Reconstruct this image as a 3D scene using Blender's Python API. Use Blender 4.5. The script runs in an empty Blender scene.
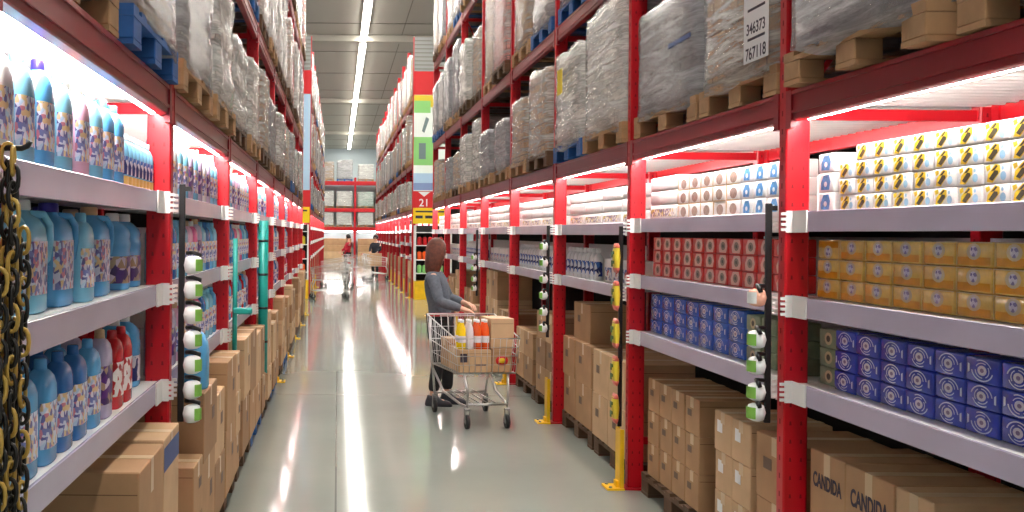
import bpy, bmesh, math, random
from mathutils import Vector, Matrix, noise
random.seed(11)
PI = math.pi
S = bpy.context.scene
C = S.collection
ORD = ("first second third fourth fifth sixth seventh eighth ninth tenth eleventh twelfth thirteenth fourteenth "
       "fifteenth sixteenth seventeenth eighteenth nineteenth twentieth").split()
XR, XL = 1.84, -0.69          # aisle planes of the two racks
POST_Y0, BAY = 2.055, 2.3     # first upright centre and pitch
ZL = (2.2, 3.36, 4.92)        # tops of the three pallet levels

# ------------------------------------------------------------------ materials
def lin(c):
    return tuple((v / 255 / 12.92) if v / 255 <= 0.04045 else ((v / 255 + 0.055) / 1.055) ** 2.4 for v in c)

MATS = {}
def mat(name, rgb, rough=0.5, metal=0.0, emit=0.0, vary=0.0, scale=8.0, bump=0.0, bscale=40.0, spec=None, coat=0.0):
    m = bpy.data.materials.new(name); m.use_nodes = True
    nt = m.node_tree; b = nt.nodes['Principled BSDF']
    col = lin(rgb)
    b.inputs['Base Color'].default_value = (*col, 1)
    b.inputs['Roughness'].default_value = rough
    b.inputs['Metallic'].default_value = metal
    if spec is not None: b.inputs['Specular IOR Level'].default_value = spec
    if coat: b.inputs['Coat Weight'].default_value = coat; b.inputs['Coat Roughness'].default_value = 0.08
    if emit:
        b.inputs['Emission Color'].default_value = (*col, 1); b.inputs['Emission Strength'].default_value = emit
    if vary or bump:
        tc = nt.nodes.new('ShaderNodeTexCoord')
    if vary:
        n = nt.nodes.new('ShaderNodeTexNoise'); n.inputs['Scale'].default_value = scale; n.inputs['Detail'].default_value = 5
        nt.links.new(tc.outputs['Object'], n.inputs['Vector'])
        r = nt.nodes.new('ShaderNodeValToRGB')
        r.color_ramp.elements[0].position = 0.3; r.color_ramp.elements[1].position = 0.7
        r.color_ramp.elements[0].color = (*[max(0, c * (1 - vary)) for c in col], 1)
        r.color_ramp.elements[1].color = (*[min(1, c * (1 + vary)) for c in col], 1)
        nt.links.new(n.outputs['Fac'], r.inputs['Fac']); nt.links.new(r.outputs['Color'], b.inputs['Base Color'])
    if bump:
        n2 = nt.nodes.new('ShaderNodeTexNoise'); n2.inputs['Scale'].default_value = bscale; n2.inputs['Detail'].default_value = 4
        nt.links.new(tc.outputs['Object'], n2.inputs['Vector'])
        bp = nt.nodes.new('ShaderNodeBump'); bp.inputs['Strength'].default_value = bump; bp.inputs['Distance'].default_value = 0.01
        nt.links.new(n2.outputs['Fac'], bp.inputs['Height']); nt.links.new(bp.outputs['Normal'], b.inputs['Normal'])
    MATS[name] = m
    return m

def print_mat(name, cols, scale=(30, 30, 60), rough=0.35):
    """printed label: patches of a few inks"""
    m = bpy.data.materials.new(name); m.use_nodes = True
    nt = m.node_tree; b = nt.nodes['Principled BSDF']; b.inputs['Roughness'].default_value = rough
    tc = nt.nodes.new('ShaderNodeTexCoord'); mp = nt.nodes.new('ShaderNodeMapping')
    mp.inputs['Scale'].default_value = scale
    v = nt.nodes.new('ShaderNodeTexVoronoi'); v.inputs['Scale'].default_value = 1.0; sp = nt.nodes.new('ShaderNodeSeparateColor')
    r = nt.nodes.new('ShaderNodeValToRGB'); r.color_ramp.interpolation = 'CONSTANT'
    el = r.color_ramp.elements
    while len(el) < len(cols): el.new(0.5)
    for i, c in enumerate(cols):
        el[i].position = i / len(cols)
        el[i].color = (*lin(c), 1)
    nt.links.new(tc.outputs['Object'], mp.inputs['Vector']); nt.links.new(mp.outputs['Vector'], v.inputs['Vector'])
    nt.links.new(v.outputs['Color'], sp.inputs[0]); nt.links.new(sp.outputs[0], r.inputs['Fac']); nt.links.new(r.outputs['Color'], b.inputs['Base Color'])
    MATS[name] = m
    return m

def film_mat(name, rgb, lo, hi):
    """stretch film: clear where smooth, milky where it is creased"""
    m = bpy.data.materials.new(name); m.use_nodes = True
    nt = m.node_tree; b = nt.nodes['Principled BSDF']; out = nt.nodes['Material Output']
    b.inputs['Base Color'].default_value = (*lin(rgb), 1); b.inputs['Roughness'].default_value = 0.2
    tc = nt.nodes.new('ShaderNodeTexCoord'); mp = nt.nodes.new('ShaderNodeMapping')
    mp.inputs['Scale'].default_value = (1.5, 1.5, 13.0); mp.inputs['Rotation'].default_value = (0.16, 0.1, 0)
    n = nt.nodes.new('ShaderNodeTexNoise'); n.inputs['Scale'].default_value = 1.7; n.inputs['Detail'].default_value = 9
    n.inputs['Roughness'].default_value = 0.72; n.inputs['Distortion'].default_value = 0.5
    r = nt.nodes.new('ShaderNodeMapRange'); r.inputs['From Min'].default_value = 0.38; r.inputs['From Max'].default_value = 0.66
    r.inputs['To Min'].default_value = lo; r.inputs['To Max'].default_value = hi
    t = nt.nodes.new('ShaderNodeBsdfTransparent'); mx = nt.nodes.new('ShaderNodeMixShader')
    bp = nt.nodes.new('ShaderNodeBump'); bp.inputs['Strength'].default_value = 0.45; bp.inputs['Distance'].default_value = 0.02
    L = nt.links.new
    L(tc.outputs['Object'], mp.inputs['Vector']); L(mp.outputs['Vector'], n.inputs['Vector'])
    L(n.outputs['Fac'], r.inputs['Value']); L(r.outputs['Result'], mx.inputs['Fac'])
    L(t.outputs[0], mx.inputs[1]); L(b.outputs[0], mx.inputs[2]); L(mx.outputs[0], out.inputs['Surface'])
    L(n.outputs['Fac'], bp.inputs['Height']); L(bp.outputs['Normal'], b.inputs['Normal'])
    MATS[name] = m
    return m

def goods_mat(name, c1, c2, seam, bw=0.33, bh=0.2):
    """stacked cartons inside the film"""
    m = bpy.data.materials.new(name); m.use_nodes = True
    nt = m.node_tree; b = nt.nodes['Principled BSDF']; b.inputs['Roughness'].default_value = 0.7
    tc = nt.nodes.new('ShaderNodeTexCoord'); sx = nt.nodes.new('ShaderNodeSeparateXYZ'); ad = nt.nodes.new('ShaderNodeMath'); cx = nt.nodes.new('ShaderNodeCombineXYZ')
    br = nt.nodes.new('ShaderNodeTexBrick')
    br.inputs['Color1'].default_value = (*lin(c1), 1); br.inputs['Color2'].default_value = (*lin(c2), 1); br.inputs['Mortar'].default_value = (*lin(seam), 1)
    br.inputs['Scale'].default_value = 1; br.inputs['Brick Width'].default_value = bw; br.inputs['Row Height'].default_value = bh
    br.inputs['Mortar Size'].default_value = 0.006; br.offset = 0.5
    L = nt.links.new
    L(tc.outputs['Object'], sx.inputs[0]); L(sx.outputs[0], ad.inputs[0]); L(sx.outputs[1], ad.inputs[1])
    L(ad.outputs[0], cx.inputs[0]); L(sx.outputs[2], cx.inputs[1]); L(cx.outputs[0], br.inputs['Vector']); L(br.outputs['Color'], b.inputs['Base Color'])
    MATS[name] = m
    return m

mat('red_paint', (194, 12, 29), 0.34, vary=0.06, scale=3)
mat('beam_red_shaded', (150, 12, 30), 0.3, vary=0.1, scale=3)  # rack red darkened for front beams, their weak light included in the colour
mat('white_paint', (236, 234, 232), 0.35)
mat('deck_white', (238, 232, 228), 0.4, vary=0.03)
mat('rail_lilac', (186, 178, 200), 0.22, vary=0.07, scale=2.5)
mat('bracket_white', (240, 238, 236), 0.4)
mat('hole_dark', (128, 8, 20), 0.7)
mat('steel', (190, 190, 188), 0.28, 0.9)
mat('galvanised', (150, 152, 150), 0.45, 0.7)
mat('yellow_paint', (240, 190, 20), 0.4, vary=0.1)
mat('black_plastic', (18, 18, 20), 0.4)
mat('rubber', (30, 30, 32), 0.7)
mat('carton', (176, 138, 100), 0.75, vary=0.10, scale=5, bump=0.05)
mat('carton_light', (200, 166, 128), 0.75, vary=0.09, scale=5, bump=0.05)
mat('carton_dark', (156, 120, 86), 0.75, vary=0.10, scale=5, bump=0.05)
mat('carton_seam', (108, 78, 52), 0.8)
mat('tape', (202, 176, 138), 0.3)
mat('ink', (44, 38, 58), 0.6)
mat('ink_soft', (104, 82, 66), 0.6)
mat('ink_blue', (40, 70, 130), 0.5)
mat('paper', (235, 236, 238), 0.6)
mat('yellow_paper', (238, 214, 40), 0.6)
mat('pallet_wood', (176, 138, 98), 0.8, vary=0.22, scale=6, bump=0.2)
mat('pallet_blue', (34, 92, 160), 0.6, vary=0.2, scale=6)
mat('pallet_dark', (96, 72, 52), 0.85, vary=0.2, scale=6)
mat('skin', (214, 164, 138), 0.5)
mat('hair_auburn', (98, 50, 34), 0.5, vary=0.35, scale=30, bump=0.4, bscale=60)
mat('hair_dark', (36, 26, 24), 0.5)
mat('sweater_grey', (92, 98, 108), 0.85, vary=0.2, scale=40, bump=0.3)
mat('trousers_black', (26, 26, 30), 0.8)
mat('shoe_dark', (44, 46, 54), 0.6)
mat('shirt_red', (190, 24, 50), 0.8)
mat('shirt_dark', (40, 42, 52), 0.8)
mat('soap_white', (244, 243, 240), 0.3)
mat('soap_cream', (238, 226, 205), 0.35)
mat('gold_wrap', (238, 196, 92), 0.18, vary=0.22, scale=18, coat=0.5)
mat('gold_band', (218, 150, 26), 0.2, vary=0.15, scale=14)
mat('wrap_clear', (222, 206, 170), 0.15)
mat('blue_wrap', (40, 62, 178), 0.22, vary=0.25, scale=14, coat=0.4)
mat('blue_tall', (48, 98, 200), 0.22, vary=0.22, scale=14, coat=0.4)
mat('swirl', (206, 216, 240), 0.3)
mat('swirl_core', (206, 210, 226), 0.3)
mat('violet', (96, 82, 140), 0.3)
mat('red_wrap', (222, 50, 44), 0.3, vary=0.15, scale=14)
mat('pink_pale', (236, 196, 184), 0.4)
mat('green_grey', (126, 140, 110), 0.4, vary=0.25, scale=20)
mat('logo_yellow', (240, 206, 40), 0.4)
mat('logo_black', (52, 44, 24), 0.4)
mat('logo_sky', (150, 196, 226), 0.4)
mat('label_brown', (150, 126, 112), 0.4, vary=0.3, scale=60)
mat('label_blue', (70, 140, 200), 0.4, vary=0.35, scale=60)
mat('beige_edge', (206, 170, 120), 0.5)
mat('plastic_blue', (92, 172, 226), 0.22, vary=0.05)
mat('plastic_sky', (134, 206, 236), 0.22)
mat('plastic_navy', (46, 110, 180), 0.22)
mat('plastic_pink', (236, 188, 214), 0.25)
mat('plastic_lilac', (196, 186, 214), 0.25)
mat('plastic_white', (236, 238, 240), 0.25)
mat('plastic_red', (196, 22, 34), 0.25)
mat('plastic_green', (150, 196, 170), 0.25)
mat('plastic_hotpink', (226, 106, 160), 0.25)
mat('cap_purple', (60, 50, 150), 0.3)
mat('cap_tan', (218, 180, 138), 0.35)
mat('cap_white', (238, 238, 238), 0.35)
mat('orange_base', (214, 176, 96), 0.3)
mat('teal', (20, 150, 140), 0.35, vary=0.1)
mat('sponge_white', (232, 236, 234), 0.6)
mat('sponge_green', (120, 176, 70), 0.7)
mat('peach', (232, 176, 150), 0.6)
mat('packet_yellow', (226, 204, 60), 0.35)
mat('packet_green', (70, 110, 50), 0.4)
mat('packet_pink', (216, 110, 96), 0.4)
mat('poster_green', (140, 206, 120), 0.5)
mat('poster_white', (238, 246, 240), 0.5)
mat('poster_grey', (112, 132, 132), 0.5)
mat('poster_sky', (176, 206, 232), 0.5)
mat('poster_lilac', (130, 150, 196), 0.5)
mat('sign_red', (206, 26, 34), 0.45)
mat('sign_yellow', (240, 204, 20), 0.45)
mat('ceiling_grey', (168, 164, 154), 0.8)
mat('ceiling_seam', (110, 106, 98), 0.8)
mat('wall_paint', (168, 178, 182), 0.8)
mat('backing_dark', (34, 31, 30), 0.9)
mat('tube_glow', (255, 250, 246), 0.5, emit=84.0)
mat('strip_glow', (255, 250, 240), 0.5, emit=52.0)
mat('juice_orange', (240, 96, 40), 0.2)
mat('juice_yellow', (244, 206, 24), 0.2)
mat('clear_wrap', (235, 225, 228), 0.2)
mat('handle_red', (200, 50, 56), 0.35)
mat('chain_black', (24, 22, 18), 0.35)
mat('chain_gold', (196, 160, 74), 0.35)
mat('eye_white', (235, 235, 230), 0.4)
mat('lip', (176, 90, 84), 0.5)
print_mat('label_print', [(96, 96, 160), (216, 222, 240), (120, 130, 190), (190, 214, 236), (232, 226, 236), (206, 130, 150), (226, 200, 150)], (84, 84, 70))
print_mat('label_gold', [(90, 84, 140), (214, 210, 222), (120, 110, 160), (230, 226, 230)], (90, 90, 90))
print_mat('label_purple', [(60, 30, 96), (96, 48, 130), (220, 210, 226), (70, 40, 110), (176, 150, 120)], (40, 40, 40))
print_mat('label_redwhite', [(196, 22, 34), (236, 226, 224), (180, 20, 30), (240, 236, 232)], (40, 40, 40))
print_mat('label_darkblue', [(24, 44, 110), (60, 110, 190), (226, 232, 240), (30, 50, 120), (232, 232, 236)], (50, 50, 30))
print_mat('text_strip', [(236, 234, 226), (150, 130, 150), (240, 236, 226), (216, 196, 96), (120, 110, 140)], (30, 60, 60))
film_mat('film_white', (222, 222, 220), 0.15, 0.85)
film_mat('film_clear', (222, 222, 222), 0.08, 0.72)
film_mat('film_grey', (182, 182, 186), 0.35, 0.92)
goods_mat('goods_brown', (176, 144, 112), (160, 128, 96), (96, 72, 50))
goods_mat('goods_white', (222, 220, 214), (206, 202, 196), (140, 136, 130), 0.4, 0.14)
goods_mat('goods_grey', (152, 152, 158), (138, 136, 140), (96, 94, 98), 0.5, 0.12)
goods_mat('goods_pink', (206, 140, 132), (190, 122, 118), (120, 70, 66), 0.3, 0.1)
goods_mat('goods_green', (150, 186, 160), (170, 196, 186), (90, 110, 96), 0.3, 0.16)
goods_mat('goods_dark', (86, 66, 56), (72, 56, 48), (40, 30, 26), 0.3, 0.2)
M = MATS

# ------------------------------------------------------------------ mesh helpers
class MB:
    def __init__(s): s.v, s.f, s.m, s.s, s.mats = [], [], [], [], []
    def mi(s, name):
        if name not in s.mats: s.mats.append(name)
        return s.mats.index(name)
    def add(s, vs, fs, m, smooth=False, xf=None):
        o = len(s.v); i = s.mi(m)
        s.v += [tuple(xf @ Vector(p)) if xf is not None else tuple(p) for p in vs]
        for f in fs:
            s.f.append([o + k for k in f]); s.m.append(i); s.s.append(smooth)
        return s
    def box(s, x0, x1, y0, y1, z0, z1, m, xf=None):
        vs = [(x, y, z) for x in (x0, x1) for y in (y0, y1) for z in (z0, z1)]
        return s.add(vs, [(0, 1, 3, 2), (4, 6, 7, 5), (0, 4, 5, 1), (2, 3, 7, 6), (0, 2, 6, 4), (1, 5, 7, 3)], m, xf=xf)
    def cbox(s, x0, x1, y0, y1, z0, z1, c, m, seg=1, smooth=False, xf=None):
        bm = bmesh.new(); bmesh.ops.create_cube(bm, size=1)
        for v in bm.verts:
            v.co = Vector(((x0 + x1) / 2 + v.co.x * (x1 - x0), (y0 + y1) / 2 + v.co.y * (y1 - y0), (z0 + z1) / 2 + v.co.z * (z1 - z0)))
        bmesh.ops.bevel(bm, geom=bm.edges[:], offset=c, segments=seg, profile=0.5, affect='EDGES')
        bm.verts.index_update()
        s.add([v.co[:] for v in bm.verts], [[v.index for v in f.verts] for f in bm.faces], m, smooth, xf)
        bm.free(); return s
    def poly(s, pts, m): return s.add(pts, [tuple(range(len(pts)))], m)
    def tube(s, path, r, m, n=8, closed=False, smooth=True):
        path = [Vector(p) for p in path]; k = len(path); vs, fs = [], []
        up = Vector((0, 0, 1)); prev = None
        for i, p in enumerate(path):
            a = path[(i - 1) % k] if (closed or i > 0) else p
            b = path[(i + 1) % k] if (closed or i < k - 1) else p
            t = (b - a).normalized()
            if prev is None:
                ref = up if abs(t.z) < 0.9 else Vector((1, 0, 0)); nx = t.cross(ref).normalized()
            else:
                nx = (prev - t * prev.dot(t)).normalized()
            ny = t.cross(nx); prev = nx
            rr = r[i] if isinstance(r, (list, tuple)) else r
            for j in range(n):
                an = 2 * PI * j / n; vs.append(p + nx * math.cos(an) * rr + ny * math.sin(an) * rr)
        for i in range(k if closed else k - 1):
            for j in range(n):
                a, b = i * n + j, i * n + (j + 1) % n; c = ((i + 1) % k) * n
                fs.append((a, b, c + (j + 1) % n, c + j))
        if not closed: fs += [tuple(range(n))[::-1], tuple(range((k - 1) * n, k * n))]
        return s.add(vs, fs, m, smooth)
    def loft(s, secs, m, n=20, e=2.0, smooth=True, caps=True, xf=None):
        """secs: (z, rx, ry[, cx, cy]) superellipse rings"""
        vs, fs = [], []
        for q in secs:
            z, rx, ry = q[:3]; cx, cy = (q[3], q[4]) if len(q) > 3 else (0, 0)
            for j in range(n):
                a = 2 * PI * j / n; c, d = math.cos(a), math.sin(a)
                vs.append((cx + rx * math.copysign(abs(c) ** (2 / e), c), cy + ry * math.copysign(abs(d) ** (2 / e), d), z))
        for i in range(len(secs) - 1):
            for j in range(n):
                fs.append((i * n + j, i * n + (j + 1) % n, (i + 1) * n + (j + 1) % n, (i + 1) * n + j))
        if caps: fs += [tuple(range(n))[::-1], tuple(range((len(secs) - 1) * n, len(secs) * n))]
        return s.add(vs, fs, m, smooth, xf)
    def wrap(s, z0, z1, rx, ry, a0, a1, m, e=2.0, k=14, off=0.0008):
        """label strip following a superellipse wall"""
        vs, fs = [], []
        for i in range(k + 1):
            a = a0 + (a1 - a0) * i / k; c, d = math.cos(a), math.sin(a)
            x = (rx + off) * math.copysign(abs(c) ** (2 / e), c); y = (ry + off) * math.copysign(abs(d) ** (2 / e), d)
            vs += [(x, y, z0), (x, y, z1)]
        for i in range(k): fs.append((2 * i, 2 * i + 2, 2 * i + 3, 2 * i + 1))
        return s.add(vs, fs, m, True)
    def mesh(s, name):
        me = bpy.data.meshes.new(name); me.from_pydata(s.v, [], s.f)
        for n in s.mats: me.materials.append(M[n])
        me.polygons.foreach_set('material_index', s.m); me.polygons.foreach_set('use_smooth', s.s); me.update()
        return me
    def build(s, name, parent=None, loc=None):
        o = bpy.data.objects.new(name, s.mesh(name)); C.objects.link(o)
        if parent is not None: o.parent = parent
        if loc is not None: o.location = loc
        return o

BADLABELS = []
def tag(o, label, cat, group=None, kind=None):
    n = len(label.replace(',', ' ').split())
    if not 4 <= n <= 16: BADLABELS.append((n, label))
    o['label'] = label; o['category'] = cat
    if group: o['group'] = group
    if kind: o['kind'] = kind
    return o
def empty(name, loc=(0, 0, 0), rz=0.0):
    o = bpy.data.objects.new(name, None); C.objects.link(o); o.location = loc; o.rotation_euler = (0, 0, rz); o.empty_display_size = 0.1
    return o
def structure(o, label, cat='building'):
    o['kind'] = 'structure'; o['label'] = label; o['category'] = cat
    return o
KIDS = {}
def dup(o, parent=None):
    c = o.copy(); C.objects.link(c)
    for k in ('label', 'group', 'category'):
        pass
    if parent is not None: c.parent = parent
    for ch in list(o.children): dup(ch, c)
    return c
class Proto:
    """first call hands out the built thing itself, later calls copies of it with all its parts"""
    def __init__(s, make): s.make, s.root, s.used = make, None, False
    def get(s):
        if s.root is None:
            s.root = s.make(); return s.root
        return dup(s.root)
def put(o, loc, rot=(0, 0, 0)):
    o.location = loc; o.rotation_euler = rot; return o

def text_obj(body, size, m, name, parent, mw, extr=0.0004, xs=1.0, bold=0.012):
    cu = bpy.data.curves.new(name, 'FONT'); cu.body = body; cu.size = size; cu.align_x = 'CENTER'; cu.align_y = 'CENTER'; cu.extrude = extr
    cu.offset = size * bold
    tmp = bpy.data.objects.new(name + '_outline', cu); C.objects.link(tmp); bpy.context.view_layer.update()
    me = bpy.data.meshes.new_from_object(tmp.evaluated_get(bpy.context.evaluated_depsgraph_get()))
    bpy.data.objects.remove(tmp); me.materials.clear(); me.materials.append(M[m]); me.name = name
    for v in me.vertices: v.co.x *= xs
    o = bpy.data.objects.new(name, me); C.objects.link(o)
    o.parent = parent; o.matrix_local = mw
    return o
# text facing -X (towards the aisle from the soap rack), reading along -Y
def face_minus_x(x, y, z): return Matrix.Translation((x, y, z)) @ Matrix(((0, 0, -1), (-1, 0, 0), (0, 1, 0))).to_4x4()
def face_plus_x(x, y, z): return Matrix.Translation((x, y, z)) @ Matrix(((0, 0, 1), (1, 0, 0), (0, 1, 0))).to_4x4()
def face_minus_y(x, y, z): return Matrix.Translation((x, y, z)) @ Matrix(((1, 0, 0), (0, 0, -1), (0, 1, 0))).to_4x4()

# ------------------------------------------------------------------ the building
def slab(name, x0, x1, y0, y1, z0, z1, m): return MB().box(x0, x1, y0, y1, z0, z1, m).build(name)
fm = bpy.data.materials.new('polished_concrete'); fm.use_nodes = True; nt = fm.node_tree; b = nt.nodes['Principled BSDF']
tc = nt.nodes.new('ShaderNodeTexCoord')
n1 = nt.nodes.new('ShaderNodeTexNoise'); n1.inputs['Scale'].default_value = 0.9; n1.inputs['Detail'].default_value = 7
r1 = nt.nodes.new('ShaderNodeValToRGB'); r1.color_ramp.elements[0].position = 0.3; r1.color_ramp.elements[1].position = 0.75
r1.color_ramp.elements[0].color = (*lin((134, 139, 132)), 1); r1.color_ramp.elements[1].color = (*lin((146, 150, 142)), 1)
b.inputs['Specular IOR Level'].default_value = 0.26
br = nt.nodes.new('ShaderNodeTexBrick'); br.inputs['Scale'].default_value = 1; br.inputs['Brick Width'].default_value = 5.2; br.inputs['Row Height'].default_value = 5.2
br.inputs['Mortar Size'].default_value = 0.006; br.offset = 0
mx = nt.nodes.new('ShaderNodeMix'); mx.data_type = 'RGBA'; mx.inputs['B'].default_value = (*lin((98, 102, 96)), 1)
n2 = nt.nodes.new('ShaderNodeTexNoise'); n2.inputs['Scale'].default_value = 3.0; n2.inputs['Detail'].default_value = 5
r2 = nt.nodes.new('ShaderNodeMapRange'); r2.inputs['To Min'].default_value = 0.06; r2.inputs['To Max'].default_value = 0.13
L = nt.links.new
L(tc.outputs['Object'], n1.inputs['Vector']); L(tc.outputs['Object'], n2.inputs['Vector']); L(tc.outputs['Object'], br.inputs['Vector'])
L(n1.outputs['Fac'], r1.inputs['Fac']); L(r1.outputs['Color'], mx.inputs['A']); L(br.outputs['Fac'], mx.inputs['Factor']); L(mx.outputs['Result'], b.inputs['Base Color'])
L(n2.outputs['Fac'], r2.inputs['Value']); L(r2.outputs['Result'], b.inputs['Roughness'])
M['polished_concrete'] = fm

CEIL = 8.0
structure(slab('floor', -9, 12, -6, 80, -0.1, 0, 'polished_concrete'), 'polished pale concrete floor of the aisle', 'floor')
cb = MB().box(-9, 12, -6, 80, CEIL, CEIL + 0.1, 'ceiling_grey')
for i in range(17):                       # panel joints across and along
    y = -3 + i * 5.0; cb.box(-9, 12, y - 0.03, y + 0.03, CEIL - 0.012, CEIL - 0.001, 'ceiling_seam')
for x in (-6.0, -4.4, -2.8, -1.2, 2.0, 3.6, 5.2, 6.8, 8.4): cb.box(x - 0.012, x + 0.012, -6, 80, CEIL - 0.009, CEIL - 0.002, 'ceiling_seam')
structure(cb.build('ceiling'), 'flat grey panelled warehouse ceiling', 'ceiling')
for i, y in enumerate((34, 50, 66)):
    structure(MB().box(-9, 12, y - 0.18, y + 0.18, CEIL - 0.22, CEIL - 0.013, 'ceiling_grey').build('trim_%d' % (i + 1)), 'grey ceiling girder crossing the %s span' % ORD[i], 'girder')
structure(slab('wall_back', -9, 12, 79.9, 80.1, 0, CEIL, 'wall_paint'), 'pale blue-grey end wall of the warehouse', 'wall')
structure(MB().box(XL - 1.18, XL - 1.12, -1, 20.6, 0, 6.6, 'backing_dark').build('shade_sheet_left'), 'dark sheet added as shade behind the bottle rack', 'wall')  # dark sheets added to stand for the shade behind the loads
structure(MB().box(XR + 1.12, XR + 1.18, -1, 20.6, 0, 6.6, 'backing_dark').build('shade_sheet_right'), 'dark sheet added as shade behind the soap rack', 'wall')
structure(MB().box(XL - 1.18, XL - 1.12, 26.1, 53.7, 0, 6.6, 'backing_dark').build('shade_sheet_left.001'), 'dark sheet added as shade behind the bottle rack past the crossing', 'wall')
structure(MB().box(XR + 1.12, XR + 1.18, 26.1, 53.7, 0, 6.6, 'backing_dark').build('shade_sheet_right.001'), 'dark sheet added as shade behind the soap rack past the crossing', 'wall')

def strip(x, y0, y1, label):
    t = empty('ceiling_strip_light', (x, (y0 + y1) / 2, CEIL - 0.06)); h = (y1 - y0) / 2
    MB().box(-0.12, 0.12, -h, h, 0.0, 0.047, 'white_paint').build('housing', t)
    MB().box(-0.08, 0.08, -h, h, -0.03, -0.001, 'strip_glow').build('diffuser', t)
    tag(t, label, 'light')
strip(0.78, -5, 79, 'long bright strip light running down the middle of the ceiling over the aisle')
strip(-4.6, -5, 79, 'strip light over the neighbouring aisle behind the bottle rack')
strip(6.2, -5, 79, 'strip light over the neighbouring aisle behind the soap rack')

# ------------------------------------------------------------------ rack system
def post_mesh():
    b = MB().cbox(0, 0.1, -0.035, 0.035, 0.012, 6.5, 0.006, 'red_paint')
    z = 0.15
    while z < 6.4:
        for sy in (-1, 1):
            for xx in (0.028, 0.072):
                y = sy * 0.0356
                b.poly([(xx - 0.005, y, z), (xx + 0.005, y, z), (xx + 0.003, y, z + 0.016), (xx - 0.003, y, z + 0.016)][::(-1 if sy > 0 else 1)], 'hole_dark')
        b.poly([(-0.0006, -0.006, z), (-0.0006, -0.006, z + 0.022), (-0.0006, 0.006, z + 0.022), (-0.0006, 0.006, z)], 'hole_dark')
        z += 0.075
    return b
POST = None
def make_upright():
    t = empty('rack_upright')
    p = post_mesh().build('post', t)
    q = p.copy(); C.objects.link(q); q.parent = t; q.location = (0.8, 0, 0)
    for x in (0.0, 0.8): MB().cbox(x - 0.025, x + 0.125, -0.065, 0.065, 0, 0.011, 0.002, 'red_paint').build('base_plate', t)
    br = MB().box(0.1, 0.8, -0.012, 0.012, 0, 0.045, 'red_paint').mesh('brace')
    for z in (0.28, 2.085, 3.25, 4.81):
        o = bpy.data.objects.new('brace', br); C.objects.link(o); o.parent = t; o.location = (0, 0, z)
    for z0, z1 in ((2.2, 3.22), (4.78, 3.32), (4.9, 6.3)):
        MB().tube([(0.1, 0, z0), (0.8, 0, z1)], 0.012, 'red_paint', 6).build('brace', t)
    return t
UP = Proto(make_upright)
HB = BAY / 2 - 0.036            # half the clear span between posts
def beam_parts(t, z0, z1):
    for nm, xa, xb in (('front_beam', 0.005, 0.05), ('rear_beam', 0.85, 0.895)):
        mm = 'beam_red_shaded' if nm == 'front_beam' else 'red_paint'
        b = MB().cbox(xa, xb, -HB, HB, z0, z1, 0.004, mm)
        if nm == 'front_beam':
            b.box(xa - 0.006, xa + 0.001, -HB, HB, z0 + 0.028, z0 + 0.040, mm); b.box(xa - 0.006, xa + 0.001, -HB, HB, z1 - 0.02, z1 - 0.004, mm)
        for s in (-1, 1):
            b.box(xa - 0.008, xb - 0.03, min(s * HB, s * (HB - 0.05)), max(s * HB, s * (HB - 0.05)), z0 - 0.03, z1 + 0.0, mm)
        b.build(nm, t)
def make_deck():
    t = empty('rack_level')
    beam_parts(t, 2.075, 2.198)
    # corrugated white sheet, ridges across the rack
    n = 27; vs, fs = [], []
    for i in range(n * 4 + 1):
        y = -HB + 2 * HB * i / (n * 4); z = 2.142 + (0, 0.0, 0.022, 0.022)[i % 4]
        for x in (0.056, 0.848): vs.append((x, y, z))
    for i in range(n * 4): fs.append((2 * i, 2 * i + 1, 2 * i + 3, 2 * i + 2))
    MB().add(vs, fs, 'deck_white').build('corrugated_sheet', t)
    return t
def make_high(z0, z1):
    t = empty('rack_level'); beam_parts(t, z0, z1)
    for y in (-0.62, 0.0, 0.62): MB().box(0.05, 0.85, y - 0.02, y + 0.02, z1 - 0.05, z1 - 0.004, 'galvanised').build('cross_bar', t)
    return t
DK = Proto(make_deck); L2 = Proto(lambda: make_high(3.24, 3.358)); L3 = Proto(lambda: make_high(4.80, 4.918))
def make_tube():
    t = empty('tube_light')
    MB().box(0.0515, 0.085, -1.06, 1.06, 2.1015, 2.138, 'white_paint').build('mounting_channel', t)
    MB().tube([(0.067, -1.05, 2.088), (0.067, 1.05, 2.088)], 0.0125, 'tube_glow', 10).build('tube', t)
    return t
TB = Proto(make_tube)
def make_shelf():
    t = empty('metal_shelf')
    h = HB - 0.002
    MB().box(0.046, 0.84, -h, h, -0.02, 0.0, 'white_paint').build('deck', t)
    MB().cbox(0.034, 0.045, -h, h, -0.078, 0.004, 0.002, 'rail_lilac').build('price_rail', t)
    for s in (-1, 1):
        b = MB(); y0, y1 = sorted((s * (h - 0.13), s * h))
        b.box(0.026, 0.033, y0, y1, -0.082, 0.008, 'bracket_white')
        ya, yb = sorted((s * h, s * (h - 0.008)))
        b.box(0.0, 0.026, ya, yb, -0.082, 0.008, 'bracket_white')
        for k in range(4): b.box(-0.020, 0.0, ya, yb, -0.076 + k * 0.0215, -0.064 + k * 0.0215, 'bracket_white')
        b.build('bracket', t)
    MB().box(0.842, 0.848, -h, h, -0.02, 0.25, 'white_paint').build('back_panel', t)
    return t
SH = Proto(make_shelf)
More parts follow.
